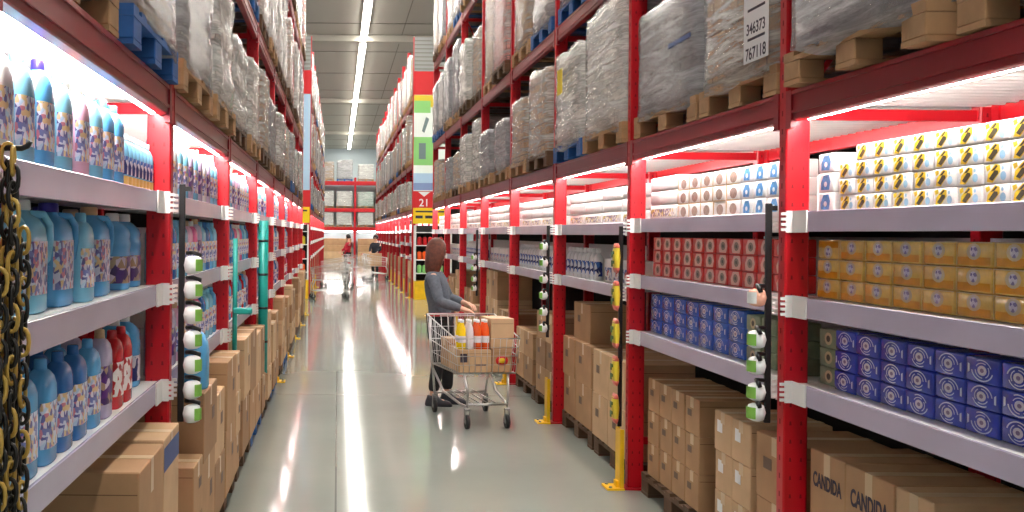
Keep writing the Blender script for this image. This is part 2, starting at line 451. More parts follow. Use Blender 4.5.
def guard_mesh():
    b = MB().box(-0.11, -0.001, -0.075, 0.075, 0, 0.012, 'yellow_paint')
    b.cbox(-0.028, -0.016, -0.05, 0.05, 0.012, 0.38, 0.004, 'yellow_paint')
    for s in (-1, 1): b.cbox(-0.028, 0.0 - 0.002, s * 0.053 - 0.006, s * 0.053 + 0.006, 0.012, 0.38, 0.003, 'yellow_paint')
    b.box(-0.045, -0.014, -0.03, 0.03, 0.012, 0.05, 'yellow_paint')
    for s in (-1, 1): b.loft([(0.012, 0.012, 0.012, -0.085, s * 0.05), (0.022, 0.010, 0.010, -0.085, s * 0.05)], 'galvanised', 6)
    return b
GD = Proto(lambda: guard_mesh().build('post_guard'))

def X(side, d): return XR + d if side > 0 else XL - d
def RZ(side): return 0.0 if side > 0 else PI
RK = {(1, 0): 'soap rack', (-1, 0): 'bottle rack', (1, 1): 'farther soap rack', (-1, 1): 'farther bottle rack'}
SHELF_Z = {1: {0: (1.70, 1.352, 1.0), 1: (1.70, 1.352, 1.0)}, -1: {}}
def shelf_heights(side, i):
    if side > 0: return (1.70, 1.352, 1.0) if i < 2 else (1.68, 1.26)
    return (1.757, 1.38, 0.985)
SN = ('top shelf', 'middle shelf', 'bottom shelf')
def shelf_name(side, i, k): return SN[k] if side < 0 or i < 2 else ('top shelf', 'lower shelf')[k]
LV = ('lowest level', 'second level', 'upper level')

def rack(side, seg, y0, nb, shelves=True):
    rk = RK[(side, seg)]
    for i in range(nb + 1):
        o = put(UP.get(), (X(side, 0), y0 + BAY * i, 0), (0, 0, RZ(side)))
        tag(o, 'red perforated rack upright with two posts, %s along the %s' % (ORD[i], rk), 'rack upright', 'uprights of the ' + rk)
    for i in range(nb):
        yc = y0 + BAY * (i + 0.5)
        for k, P in enumerate((DK, L2, L3)):
            o = put(P.get(), (X(side, 0), yc, 0), (0, 0, RZ(side)))
            tag(o, ('red beams carrying white corrugated sheet, ' if k == 0 else 'pair of red beams with cross bars, ') + '%s, %s %s bay' % (LV[k], ORD[i], rk), 'rack level', 'levels of the ' + rk)
        o = put(TB.get(), (X(side, 0), yc, 0), (0, 0, RZ(side)))
        tag(o, 'bright white tube light under the lowest deck, %s %s bay' % (ORD[i], rk), 'light', 'tube lights of the ' + rk)
        for k, z in enumerate(shelf_heights(side, i)):
            o = put(SH.get(), (X(side, 0), yc, z), (0, 0, RZ(side)))
            tag(o, 'white metal shelf with lilac price rail, %s of the %s %s bay' % (shelf_name(side, i, k), ORD[i], rk), 'shelf', 'shelves of the ' + rk)
rack(1, 0, POST_Y0, 8); rack(-1, 0, POST_Y0, 8)
rack(1, 1, 26.2, 11); rack(-1, 1, 26.2, 11)
def bay_y(i): return POST_Y0 + BAY * i + 0.036, POST_Y0 + BAY * (i + 1) - 0.036
for side, seg, y0, ids in ((1, 0, POST_Y0, range(2, 9)), (-1, 0, POST_Y0, (4, 5, 6, 7, 8)), (1, 1, 26.2, range(0, 5)), (-1, 1, 26.2, range(0, 3))):
    for i in ids:
        o = put(GD.get(), (X(side, -0.027), y0 + BAY * i, 0), (0, 0, RZ(side)))
        tag(o, 'yellow steel post guard at the foot of the %s upright of the %s' % (ORD[i], RK[(side, seg)]), 'post guard', 'yellow post guards')

# ------------------------------------------------------------------ wrapped pallet loads
def pallet_parts(t, D, W, m):
    """D along x, W along y, standing on z=0, 0.13 tall"""
    b = MB()
    n = 7
    for i in range(n):
        y = -W / 2 + (W - 0.09) * i / (n - 1); b.box(-D / 2, D / 2, y, y + 0.09, 0.112, 0.13, m)
    for x in (-D / 2, -0.05, D / 2 - 0.1): b.box(x, x + 0.1, -W / 2, W / 2, 0.092, 0.1118, m)
    b.build('pallet_deck', t)
    k = MB()
    for y in (-W / 2, -0.07, W / 2 - 0.14): k.box(-D / 2, D / 2, y, y + 0.14, 0.0, 0.018, m)
    k.build('bottom_boards', t)
    bl = MB().cbox(-0.05, 0.05, -0.07, 0.07, 0.0182, 0.0918, 0.004, m).mesh('block')
    for x in (-D / 2 + 0.05, 0.0, D / 2 - 0.05):
        for y in (-W / 2 + 0.07, 0.0, W / 2 - 0.07):
            o = bpy.data.objects.new('block', bl); C.objects.link(o); o.parent = t; o.location = (x, y, 0)
def lump(D, W, H, seed, rough, top, z0=0.13, bags=0.0, grow=0.0, skirt=0.0):
    bm = bmesh.new(); bmesh.ops.create_cube(bm, size=1)
    bmesh.ops.subdivide_edges(bm, edges=bm.edges[:], cuts=9, use_grid_fill=True)
    vs = []
    for v in bm.verts:
        p = v.co.copy(); x, y, z = p.x * D, p.y * W, (p.z + 0.5) * H
        r = max(abs(p.x), abs(p.y)) * 2
        q = Vector((p.x * 3.1 + seed * 7.3, p.y * 3.1 + seed * 1.7, p.z * 3.3 + seed * 3.1))
        nz = noise.noise(q); n3 = noise.noise_vector(q * 2.6)
        # stepped top: corners sag
        st = noise.noise(Vector((p.x * 2.2 + seed, p.y * 2.2 - seed, seed * 0.37)))
        z = z * (1 - top * max(0.0, st) - (top * 0.3 if (abs(p.x) > 0.42 and abs(p.y) > 0.42) else 0) * (p.z + 0.5))
        bulge = bags * math.sin(min(1.0, (z / max(H, 0.01))) * PI * 3) ** 2
        s = 1 + grow + bulge + rough * nz
        rc = 1 - 0.035 * (abs(p.x) > 0.44 and abs(p.y) > 0.44)
        x *= s * rc; y *= s * rc
        x += n3.x * rough * 0.4; y += n3.y * rough * 0.4; z += n3.z * rough * 0.4 * (p.z > -0.45)
        if skirt and p.z < -0.45: z -= skirt * (0.5 + 0.8 * nz); x *= 1.012; y *= 1.012
        vs.append((x, y, z0 + z + (grow * 0.5 * H if p.z > 0.3 else 0)))
    fs = [[v.index for v in f.verts] for f in bm.faces]; bm.free()
    return vs, fs
def make_load(D, W, H, goods, film, pal, seed, rough=0.02, top=0.1, bags=0.0, stripe=False, gw=1.0):
    t = empty('wrapped_pallet')
    pallet_parts(t, D, W, pal)
    vs, fs = lump(D * 0.97, W * 0.97, H, seed, rough, top, 0.132, bags); MB().add([(a, c * gw - (1 - gw) * W * 0.5, e) for a, c, e in vs], fs, goods).build('stacked_goods', t)
    if stripe: MB().box(-D * 0.5 - 0.004, -D * 0.5 + 0.01, -W * 0.42, -W * 0.1, 0.132 + H * 0.52, 0.132 + H * 0.56, 'ink_blue').build('printed_band', t)
    vs, fs = lump(D * 0.985, W * 0.985, H, seed, rough * 1.35, top, 0.136, bags, 0.012, 0.075)
    MB().add([(a, c * gw - (1 - gw) * W * 0.5, e) for a, c, e in vs], fs, film, True).build('stretch_film', t)
    return t
GN = {'goods_brown': 'brown', 'goods_white': 'white', 'goods_grey': 'grey', 'goods_pink': 'pink', 'goods_green': 'greenish', 'goods_dark': 'dark brown'}
PN = {'pallet_wood': 'wooden', 'pallet_blue': 'blue', 'pallet_dark': 'dark'}
def load_label(goods, pal, lev, half, i, rk): return '%s film-wrapped load on %s pallet, %s, %s half of %s %s bay' % (GN[goods], PN[pal], LV[lev], half, ORD[i], rk)
# rows: bay, level, half, y0, y1, H, goods, film, pallet, overhang, top, bags
NEAR = {
 1: [(0, 0, 'farther', 3.20, 4.22, 0.80, 'goods_grey', 'film_grey', 'pallet_wood', 0.055, 0.02, 0, 3),
     (0, 0, 'nearer', 2.13, 3.10, 0.82, 'goods_dark', 'film_clear', 'pallet_wood', 0.02, 0.04, 0, 4),
     (1, 0, 'farther', 5.42, 6.55, 0.60, 'goods_grey', 'film_grey', 'pallet_wood', 0.0, 0.03, 0, 5),
     (1, 0, 'nearer', 4.42, 5.37, 0.86, 'goods_brown', 'film_white', 'pallet_wood', 0.0, 0.02, 0, 6),
     (2, 0, 'farther', 7.86, 8.86, 0.74, 'goods_white', 'film_white', 'pallet_blue', 0.03, 0.22, 0.02, 7),
     (2, 0, 'nearer', 6.72, 7.80, 0.85, 'goods_white', 'film_white', 'pallet_wood', 0.03, 0.12, 0.01, 8)],
 -1: [(0, 0, 'farther', 3.36, 4.30, 0.80, 'goods_brown', 'film_grey', 'pallet_blue', 0.03, 0.03, 0, 12),
      (0, 0, 'nearer', 2.16, 3.28, 0.80, 'goods_brown', 'film_clear', 'pallet_wood', 0.0, 0.03, 0, 13),
      (1, 0, 'nearer', 4.42, 5.46, 0.82, 'goods_white', 'film_grey', 'pallet_wood', 0.035, 0.03, 0.02, 14),
      (1, 0, 'farther', 5.55, 6.58, 0.70, 'goods_white', 'film_white', 'pallet_wood', 0.045, 0.2, 0.04, 15)]}
for side, rows in NEAR.items():
    for (i, lev, half, y0, y1, H, g, f, p, ov, tp, bg, sd) in rows:
        D = 1.0; t = make_load(D, y1 - y0, H, g, f, p, sd, 0.010, tp, bg, stripe=(sd == 5), gw=0.80 if sd == 15 else 1.0)
        put(t, (X(side, D / 2 - ov), (y0 + y1) / 2, ZL[lev] + 0.001))
        tag(t, load_label(g, p, lev, half, i, RK[(side, 0)]), 'pallet load', 'wrapped pallet loads')
        if sd == 6:      # paper notice taped to the film
            e = empty('paper_notice', (0, 0, 0)); C.objects.unlink(e); bpy.data.objects.remove(e)
            pb = MB().box(-D / 2 - 0.022, -D / 2 - 0.020, -0.44, -0.17, 0.17, 0.47, 'paper').build('paper_notice', t)
            pb['label'] = 'white printed paper notice'
            for tx, sz, zz in (('346373', 0.07, 0.315), ('767118', 0.075, 0.205)):
                text_obj(tx, sz, 'ink', 'printed_lettering', pb, face_minus_x(-D / 2 - 0.0225, -0.305, zz))
            for zz in (0.395, 0.265): MB().box(-D / 2 - 0.0226, -D / 2 - 0.0221, -0.405, -0.215, zz, zz + 0.012, 'ink').build('printed_line', pb)
        if sd == 7:
            q = MB().box(-D / 2 - 0.05, -D / 2 - 0.047, -0.06, 0.12, 0.52, 0.72, 'yellow_paper').build('paper_notice', t); q['label'] = 'yellow paper notice'
# generic loads are copies of a dozen kinds
KINDS = []
specs = [('goods_white', 'film_white', 'pallet_wood', 0.1, 0.0), ('goods_brown', 'film_clear', 'pallet_wood', 0.05, 0.0), ('goods_grey', 'film_grey', 'pallet_wood', 0.08, 0.02),
         ('goods_white', 'film_grey', 'pallet_blue', 0.18, 0.03), ('goods_brown', 'film_white', 'pallet_dark', 0.12, 0.0), ('goods_pink', 'film_clear', 'pallet_dark', 0.05, 0.0),
         ('goods_white', 'film_white', 'pallet_dark', 0.2, 0.04), ('goods_green', 'film_white', 'pallet_wood', 0.1, 0.0)]
for si, (g, f, p, tp, bg) in enumerate(specs):
    for H in (0.66, 0.8, 1.1, 1.28):
        KINDS.append((g, p, H, Proto((lambda g=g, f=f, p=p, H=H, si=si, tp=tp, bg=bg: make_load(1.0, 0.98, H, g, f, p, 20 + si * 3 + H * 5, 0.012, tp, bg)))))
rl = random.Random(5)
def pick(lev, far):
    hs = (0.66, 0.8) if lev == 0 else (1.1, 1.28)
    w = [5, 3, 3, 3, 3, 1, 4, 1]
    s = rl.choices(range(8), w)[0]; H = rl.choice(hs)
    return KINDS[s * 4 + (0.66, 0.8, 1.1, 1.28).index(H)]
done = {(1, 0, 0), (1, 0, 1), (1, 0, 2), (-1, 0, 0), (-1, 0, 1)}
FIX = {(1, 1, 4, 'nearer'): 5, (1, 0, 3, 'farther'): 1, (1, 0, 3, 'nearer'): 4, (1, 1, 3, 'nearer'): 3, (1, 1, 4, 'farther'): 1}
for side in (1, -1):
    for seg, y0, nb in ((0, POST_Y0, 8), (1, 26.2, 11)):
        for lev in range(3):
            for i in range(nb):
                if seg == 0 and (side, lev, i) in done: continue
                if seg == 0 and lev == 2 and i < 3: continue       # above the frame
                if seg == 0 and lev == 1 and i < 1: continue
                for half, dy in (('nearer', -0.535), ('farther', 0.535)):
                    g, p, H, P = pick(lev, seg)
                    fx = FIX.get((side, lev, i, half)) if seg == 0 else None
                    if fx is not None: g, p, H, P = KINDS[fx * 4 + (1 if lev == 0 else 3)]
                    if seg == 1 and lev == 0 and g == 'goods_pink': g, p, H, P = KINDS[0]
                    o = put(P.get(), (X(side, 0.5 - rl.uniform(0.0, 0.05)), y0 + BAY * (i + 0.5) + dy + rl.uniform(-0.02, 0.02), ZL[lev] + 0.001))
                    fz, fy = rl.uniform(0.76, 1.04), rl.uniform(0.86, 1.0)
                    fz = min(fz, 0.80 / H if lev == 0 else 1.22 / H)
                    for ch in o.children:
                        if ch.name.startswith(('stacked_goods', 'stretch_film')):
                            ch.scale = (1, fy, fz); ch.location = (0, 0, 0.132 * (1 - fz))
                    tag(o, load_label(g, p, lev, half, i, RK[(side, seg)]), 'pallet load', 'wrapped pallet loads')
# ------------------------------------------------------------------ packs on the soap rack
def pk(w, h, d, m, c=0.006): return MB().cbox(0, d, -w / 2, w / 2, -h / 2, h / 2, c, m, 2, True)
def dec(b, w, h, pts, m, off=0.0008):
    b.poly([(-off, w / 2 - a * w, (q - 0.5) * h) for a, q in pts][::-1], m)
def disc(cx, cy, rx, ry, n=14, a0=0, a1=2 * PI): return [(cx + rx * math.cos(a0 + (a1 - a0) * i / n), cy + ry * math.sin(a0 + (a1 - a0) * i / n)) for i in range(n)]
def ring(b, w, h, cx, cy, r0, r1, a0, a1, m, n=12, asp=1.0, off=0.0009):
    for i in range(n):
        t0, t1 = a0 + (a1 - a0) * i / n, a0 + (a1 - a0) * (i + 1) / n
        k = lambda t, r: (cx + r * math.cos(t) * asp, cy + r * math.sin(t))
        # arms widen out and fade to a point
        f0 = r0; dec(b, w, h, [k(t0, r0), k(t0, r1), k(t1, r1), k(t1, f0)][::-1], m, off)
def soap_star():
    w, h = 0.126, 0.062; b = pk(w, h, 0.09, 'soap_white')
    dec(b, w, h, [(0.12, 0.12), (0.34, 0.06), (0.62, 0.56), (0.62, 0.88), (0.44, 0.95), (0.16, 0.5)], 'logo_yellow')
    dec(b, w, h, [(0.20, 0.26), (0.34, 0.14), (0.56, 0.48), (0.55, 0.62), (0.42, 0.66)], 'logo_black', 0.0014)
    dec(b, w, h, [(0.28, 0.62), (0.42, 0.66), (0.54, 0.84), (0.48, 0.9)], 'logo_black', 0.0014)
    dec(b, w, h, [(0.08, 0.86), (0.13, 0.62), (0.26, 0.72), (0.24, 0.95)], 'logo_yellow', 0.0012)
    dec(b, w, h, disc(0.74, 0.36, 0.11, 0.22), 'logo_sky')
    dec(b, w, h, disc(0.72, 0.74, 0.05, 0.10), 'logo_sky')
    return b
def soap_gold():
    w, h = 0.184, 0.078; b = pk(w, h, 0.12, 'gold_wrap', 0.008)
    dec(b, w, h, [(0.05, 0.08), (0.95, 0.08), (0.95, 0.40), (0.05, 0.40)], 'gold_band')
    dec(b, w, h, disc(0.5, 0.62, 0.2, 0.33), 'wrap_clear', 0.0012); dec(b, w, h, disc(0.5, 0.63, 0.11, 0.22), 'label_gold', 0.0016)
    dec(b, w, h, [(0.0, 0.96), (0.0, 0.99), (1, 0.99), (1, 0.96)][::-1], 'wrap_clear', 0.001)
    dec(b, w, h, [(0.005, 0.05), (0.02, 0.05), (0.02, 0.95), (0.005, 0.95)], 'wrap_clear', 0.001)
    return b
def soap_swirl(w=0.165, h=0.078, m='blue_wrap', d=0.12):
    b = pk(w, h, d, m, 0.007); asp = h / w * 1.5
    dec(b, w, h, disc(0.48, 0.5, 0.20 * asp, 0.2, 12), 'swirl_core', 0.0012); dec(b, w, h, disc(0.48, 0.5, 0.09 * asp, 0.09, 8), 'violet', 0.0016)
    for k in range(3):
        a = k * 2 * PI / 3
        ring(b, w, h, 0.48, 0.5, 0.27, 0.31, a, a + 1.6, 'swirl', 7, asp)
    ring(b, w, h, 0.48, 0.48, 0.40, 0.45, 0.1, 2.9, 'swirl', 12, asp * 1.05); ring(b, w, h, 0.50, 0.52, 0.40, 0.44, 3.5, 5.2, 'swirl', 8, asp)
    dec(b, w, h, [(0.86, 0.3), (0.92, 0.28), (0.92, 0.66), (0.86, 0.6)], 'swirl', 0.0011)
    return b
def soap_red():
    w, h = 0.17, 0.078; b = pk(w, h, 0.12, 'red_wrap')
    dec(b, w, h, [(0.28, 0.08), (0.84, 0.06), (0.94, 0.5), (0.84, 0.94), (0.4, 0.92), (0.24, 0.5)], 'pink_pale'); dec(b, w, h, disc(0.6, 0.5, 0.18, 0.28), 'label_brown', 0.0014)
    dec(b, w, h, disc(0.6, 0.5, 0.07, 0.12), 'logo_black', 0.0018)
    return b
def soap_cream():
    w, h = 0.182, 0.078; b = pk(w, h, 0.12, 'soap_white')
    dec(b, w, h, [(0.0, 0.02), (0.06, 0.02), (0.1, 0.98), (0.0, 0.98)], 'beige_edge'); dec(b, w, h, [(0.05, 0.0), (1, 0.0), (1, 0.05), (0.05, 0.07)], 'beige_edge', 0.001)
    dec(b, w, h, disc(0.54, 0.46, 0.26, 0.36), 'label_brown')
    return b
def soap_bluepic():
    w, h = 0.135, 0.078; b = pk(w, h, 0.10, 'soap_white')
    dec(b, w, h, [(0.2, 0.14), (0.72, 0.12), (0.8, 0.55), (0.7, 0.9), (0.36, 0.88), (0.2, 0.5)], 'label_blue'); dec(b, w, h, disc(0.5, 0.42, 0.1, 0.14), 'soap_white', 0.0014)
    return b
def green_pack():
    w, h = 0.165, 0.075; b = pk(w, h, 0.12, 'green_grey'); dec(b, w, h, disc(0.5, 0.5, 0.2, 0.34), 'wrap_clear'); dec(b, w, h, disc(0.5, 0.5, 0.1, 0.18), 'logo_black', 0.0014)
    return b
def long_pack(band):
    w, h = 0.52, 0.085; b = pk(w, h, 0.2, 'soap_white', 0.014)
    if band: dec(b, w, h, [(0.04, 0.2), (0.96, 0.2), (0.96, 0.72), (0.04, 0.72)], 'text_strip')
    return b
def blue_box():
    w, h = 0.2, 0.17; b = pk(w, h, 0.12, 'soap_white', 0.004); dec(b, w, h, [(0.05, 0.08), (0.95, 0.08), (0.95, 0.62), (0.05, 0.62)], 'label_darkblue'); dec(b, w, h, disc(0.5, 0.35, 0.2, 0.18), 'label_redwhite', 0.0014)
    return b
PK = {k: (Proto((lambda f=f, n=n: f().build(n))), w, h) for k, f, n, w, h in (
    ('star', soap_star, 'soap_pack', 0.126, 0.062), ('gold', soap_gold, 'soap_pack', 0.184, 0.078), ('swirl', soap_swirl, 'soap_pack', 0.165, 0.078),
    ('tall', lambda: soap_swirl(0.2, 0.078, 'blue_tall'), 'soap_pack', 0.2, 0.078), ('red', soap_red, 'soap_pack', 0.17, 0.078), ('cream', soap_cream, 'soap_pack', 0.182, 0.078),
    ('pic', soap_bluepic, 'soap_pack', 0.135, 0.078), ('green', green_pack, 'soap_pack', 0.165, 0.075), ('long', lambda: long_pack(False), 'paper_pack', 0.52, 0.085),
    ('band', lambda: long_pack(True), 'paper_pack', 0.52, 0.085), ('box', blue_box, 'detergent_box', 0.2, 0.17))}
LOOK = {'star': 'white soap pack', 'gold': 'golden soap pack', 'swirl': 'blue swirl soap pack', 'tall': 'bright-blue swirl soap pack', 'red': 'red soap pack',
        'cream': 'cream soap pack', 'pic': 'blue-pictured white pack', 'green': 'green-grey soap pack', 'long': 'long white pack', 'band': 'text-banded white pack', 'box': 'blue-labelled white box'}
ROW = ('bottom row', 'second row', 'third row', 'top row')
rp = random.Random(3)
def packs(kind, bay, sh, y_start, cols, rows, pitch=None, d=0.12, flip=0.0, skip=(), rowoff=0):
    """columns run from y_start (farther post) towards the camera"""
    P, w, h = PK[kind]; pitch = pitch or w + 0.003
    z0 = shelf_heights(1, bay)[sh] + 0.001
    for r in range(rows):
        for c in range(cols):
            if (r, c) in skip: continue
            y = y_start - (c + 0.5) * pitch
            o = P.get(); fl = rp.random() < flip
            put(o, (XR + d + rp.uniform(0, 0.005), y + rp.uniform(-0.001, 0.001), z0 + rowoff * (h + 0.001) + (r + 0.5) * (h + 0.001)), (PI if fl else 0, 0, 0))
            lab = '%s, %s from farther post, %s, %s, %s soap rack bay' % (LOOK[kind], ORD[c], ROW[r + rowoff], shelf_name(1, bay, sh), ORD[bay])
            tag(o, lab, 'soap' if kind not in ('long', 'band', 'box') else 'pack', LOOK[kind] + 's')
            if fl: pass
# first bay
packs('pic', 0, 0, 4.30, 1, 3, 0.14)
packs('star', 0, 0, 4.12, 12, 4, 0.1315, skip={(3, 0)})
packs('gold', 0, 1, 4.30, 10, 3, 0.193, flip=0.12)
packs('green', 0, 2, 4.315, 1, 3, 0.17, d=0.14)
packs('swirl', 0, 2, 4.145, 11, 3, 0.173, flip=0.25)
# second bay
packs('band', 1, 0, 6.61, 1, 1, 0.53); packs('long', 1, 0, 6.61, 1, 2, 0.53, rowoff=1)
packs('cream', 1, 0, 6.07, 5, 3, 0.188)
packs('pic', 1, 0, 5.12, 4, 3, 0.154)
packs('red', 1, 1, 6.54, 11, 3, 0.18)
packs('tall', 1, 2, 6.58, 7, 3, 0.217)
packs('green', 1, 2, 5.04, 3, 3, 0.18)
# farther bays
for i in range(2, 8):
    y1 = bay_y(i)[1]
    packs('band', i, 0, y1 - 0.02, 4, 1, 0.545); packs('long', i, 0, y1 - 0.02, 4, 2, 0.545, rowoff=1)
for i in (4, 6, 7):
    packs('box', i, 1, bay_y(i)[1] - 0.06, 9, 1, 0.23)
packs('box', 2, 1, 7.72, 4, 1, 0.23)

# ------------------------------------------------------------------ bottles
def make_flat(body, cap, lab, hs=1.0, ws=1.0, name='detergent_bottle'):
    b = MB().loft([(0, .034, .060 * ws), (.006, .0375, .066 * ws), (.175 * hs, .0375, .066 * ws), (.205 * hs, .0370, .063 * ws), (.228 * hs, .032, .050 * ws), (.242 * hs, .023, .030 * ws), (.248 * hs, .0155, .0155), (.252 * hs, .0155, .0155)], body, 24, 3.0)
    o = b.build(name)
    MB().loft([(.245 * hs, .017, .017), (.247 * hs, .018, .018), (.272 * hs, .017, .017), (.275 * hs, .014, .014)], cap, 14).build('cap', o)
    MB().wrap(.045 * hs, .165 * hs, .0375, .066 * ws, -PI * 0.40, PI * 0.40, lab, 3.0, 20).build('label', o)
    return o
def make_jug(body, cap, lab):
    b = MB().loft([(0, .058, .084), (.008, .064, .092), (.03, .064, .092), (.19, .064, .092), (.225, .060, .082), (.25, .046, .060), (.262, .028, .030), (.272, .024, .024), (.28, .024, .024)], body, 28, 3.4)
    for k in range(6):      # moulded grip ribs on the narrow side
        b.tube([(-.035, -.0925, .07 + k * .024), (0, -.0945, .066 + k * .024), (.03, -.0925, .07 + k * .024)], .0035, body, 6)
    o = b.build('softener_jug')
    MB().loft([(.272, .028, .028), (.275, .030, .030), (.297, .029, .029), (.30, .024, .024)], cap, 18).build('cap', o)
    MB().wrap(.05, .19, .064, .092, -PI * 0.36, PI * 0.4, lab, 3.4, 20).build('label', o)
    MB().tube([(.02, .035, .262), (.04, .085, .262), (.05, .112, .235), (.05, .118, .19), (.045, .108, .14), (.03, .09, .12)], .011, body, 10).build('handle', o)
    return o
def make_round(body, cap, lab):
    o = MB().loft([(0, .060, .070), (.008, .066, .078), (.03, .066, .078), (.135, .066, .078), (.145, .064, .075), (.16, .067, .079), (.175, .067, .079), (.19, .062, .073), (.205, .066, .077), (.225, .060, .070), (.248, .036, .040), (.256, .022, .022), (.262, .022, .022)], body, 28, 2.4).build('softener_bottle')
    MB().loft([(.256, .025, .025), (.259, .026, .026), (.283, .025, .025), (.286, .02, .02)], cap, 16).build('cap', o)
    MB().wrap(.025, .125, .066, .078, -PI * 0.95, PI * 0.5, lab, 2.4, 26).build('label', o)
    return o
def make_small(body, cap, base, lab):
    o = MB().loft([(0, .026, .028), (.005, .03, .032), (.12, .03, .032), (.145, .028, .030), (.165, .018, .019), (.172, .012, .012), (.178, .012, .012)], body, 18, 2.6).build('cleaner_bottle')
    MB().loft([(.174, .013, .013), (.176, .0145, .0145), (.195, .0135, .0135)], cap, 12).build('cap', o)
    MB().wrap(.045, .11, .03, .032, -PI * 0.75, PI * 0.5, lab, 2.6).build('label', o)
    MB().wrap(.004, .04, .03, .032, -PI * 0.95, PI * 0.6, base, 2.6).build('base_band', o)
    return o
def make_spray(body, lab, cap):
    o = MB().loft([(0, .03, .036), (.006, .035, .042), (.16, .035, .042), (.18, .03, .034), (.2, .016, .018), (.208, .012, .012)], body, 18, 2.8).build('cleaner_bottle')
    MB().loft([(.205, .014, .014), (.207, .02, .02), (.235, .019, .019), (.24, .012, .012)], cap, 12).build('cap', o)
    MB().wrap(.03, .14, .035, .042, PI * 0.35, PI * 1.65, lab, 2.8).build('label', o)
    return o
BT = {
 'blue': (Proto(lambda: make_flat('plastic_blue', 'plastic_blue', 'label_print')), 'blue detergent bottle'),
 'sky': (Proto(lambda: make_flat('plastic_sky', 'plastic_sky', 'label_print')), 'sky-blue detergent bottle'),
 'cap': (Proto(lambda: make_flat('plastic_blue', 'cap_purple', 'label_print', 1.04)), 'purple-capped blue detergent bottle'),
 'navy': (Proto(lambda: make_flat('plastic_navy', 'plastic_navy', 'label_print')), 'deep blue detergent bottle'),
 'pink': (Proto(lambda: make_flat('plastic_pink', 'cap_tan', 'label_print', 1.0)), 'pale pink detergent bottle'),
 'lilac': (Proto(lambda: make_flat('plastic_lilac', 'cap_tan', 'label_purple', 1.05)), 'lilac-grey detergent bottle'),
 'white': (Proto(lambda: make_flat('plastic_white', 'cap_white', 'label_print')), 'white detergent bottle'),
 'red': (Proto(lambda: make_flat('plastic_red', 'plastic_red', 'label_redwhite', 0.98, 0.95)), 'red detergent bottle'),
 'hot': (Proto(lambda: make_flat('plastic_hotpink', 'cap_white', 'label_print')), 'bright pink detergent bottle'),
 'jugp': (Proto(lambda: make_jug('plastic_blue', 'cap_purple', 'label_print')), 'big blue jug with purple cap'),
 'jugt': (Proto(lambda: make_jug('plastic_blue', 'cap_tan', 'label_print')), 'big blue jug with tan cap'),
 'jugw': (Proto(lambda: make_jug('plastic_sky', 'cap_white', 'label_print')), 'pale blue jug with white cap'),
 'round': (Proto(lambda: make_round('plastic_blue', 'cap_white', 'label_purple')), 'round blue bottle with purple label'),
 'roundn': (Proto(lambda: make_round('plastic_blue', 'cap_white', 'label_darkblue')), 'round blue bottle with dark label'),
 'small': (Proto(lambda: make_small('plastic_sky', 'cap_white', 'orange_base', 'label_darkblue')), 'small sky-blue bottle'),
 'spray': (Proto(lambda: make_spray('plastic_white', 'label_darkblue', 'cap_white')), 'white bottle with blue label'),
}
COUNT = {}
RNAME = ('front row', 'second row', 'third row')
def bottle(kind, bay, sh, y, x=-0.79, row=0, side=-1, rz=0.0, z=None):
    P, look = BT[kind]; key = (kind, bay, sh, row, side)
    COUNT[key] = COUNT.get(key, 0) + 1
    o = P.get(); put(o, (x, y, (shelf_heights(side, bay)[sh] if z is None else z) + 0.001), (0, 0, rz))
    rk = 'soap' if side > 0 else 'bottle'
    n = ORD[COUNT[key] - 1]
    tag(o, '%s, %s in %s, %s, %s %s rack bay' % (look, n, RNAME[row], shelf_name(side, bay, sh), ORD[bay], rk), 'bottle', look + 's')
# first bottle bay
for y, k in ((2.38, 'white'), (2.55, 'sky'), (2.73, 'cap'), (2.92, 'sky'), (3.12, 'pink'), (3.30, 'sky'), (3.47, 'blue'), (3.63, 'blue')): bottle(k, 0, 0, y, -0.785)
for q in range(8): bottle('small', 0, 0, 3.77 + q * 0.072, -0.785)
for y, k in ((2.60, 'white'), (2.80, 'sky'), (3.0, 'sky'), (3.2, 'pink'), (3.4, 'pink'), (3.60, 'sky'), (3.78, 'sky'), (3.96, 'sky'), (4.14, 'sky')): bottle(k, 0, 0, y, -0.885, 1)
for y, k in ((2.62, 'white'), (2.82, 'sky'), (3.02, 'blue'), (3.24, 'sky'), (3.46, 'sky'), (3.7, 'sky'), (3.94, 'white'), (4.16, 'sky')): bottle(k, 0, 0, y, -1.0, 2)
for y, k in ((2.52, 'jugw'), (2.78, 'jugw'), (3.06, 'jugp'), (3.56, 'jugt')): bottle(k, 0, 1, y, -0.845)
bottle('sky', 0, 1, 3.26, -0.80)
for y in (3.95, 4.16): bottle('round', 0, 1, y, -0.85)
for y, k in ((2.62, 'jugw'), (2.9, 'jugp'), (3.2, 'jugp'), (3.6, 'jugp'), (4.0, 'jugt')): bottle(k, 0, 1, y, -1.02, 1)
for y, k in ((2.42, 'sky'), (2.60, 'blue'), (2.78, 'blue'), (2.95, 'navy'), (3.12, 'navy'), (3.30, 'blue'), (3.47, 'lilac'), (3.66, 'red'), (3.81, 'red')): bottle(k, 0, 2, y, -0.785)
for y in (3.98, 4.17): bottle('roundn', 0, 2, y, -0.85)
for y, k in ((2.5, 'sky'), (2.7, 'blue'), (2.9, 'blue'), (3.1, 'navy'), (3.3, 'blue'), (3.5, 'lilac'), (3.66, 'red'), (3.81, 'red')): bottle(k, 0, 2, y, -0.885, 1)
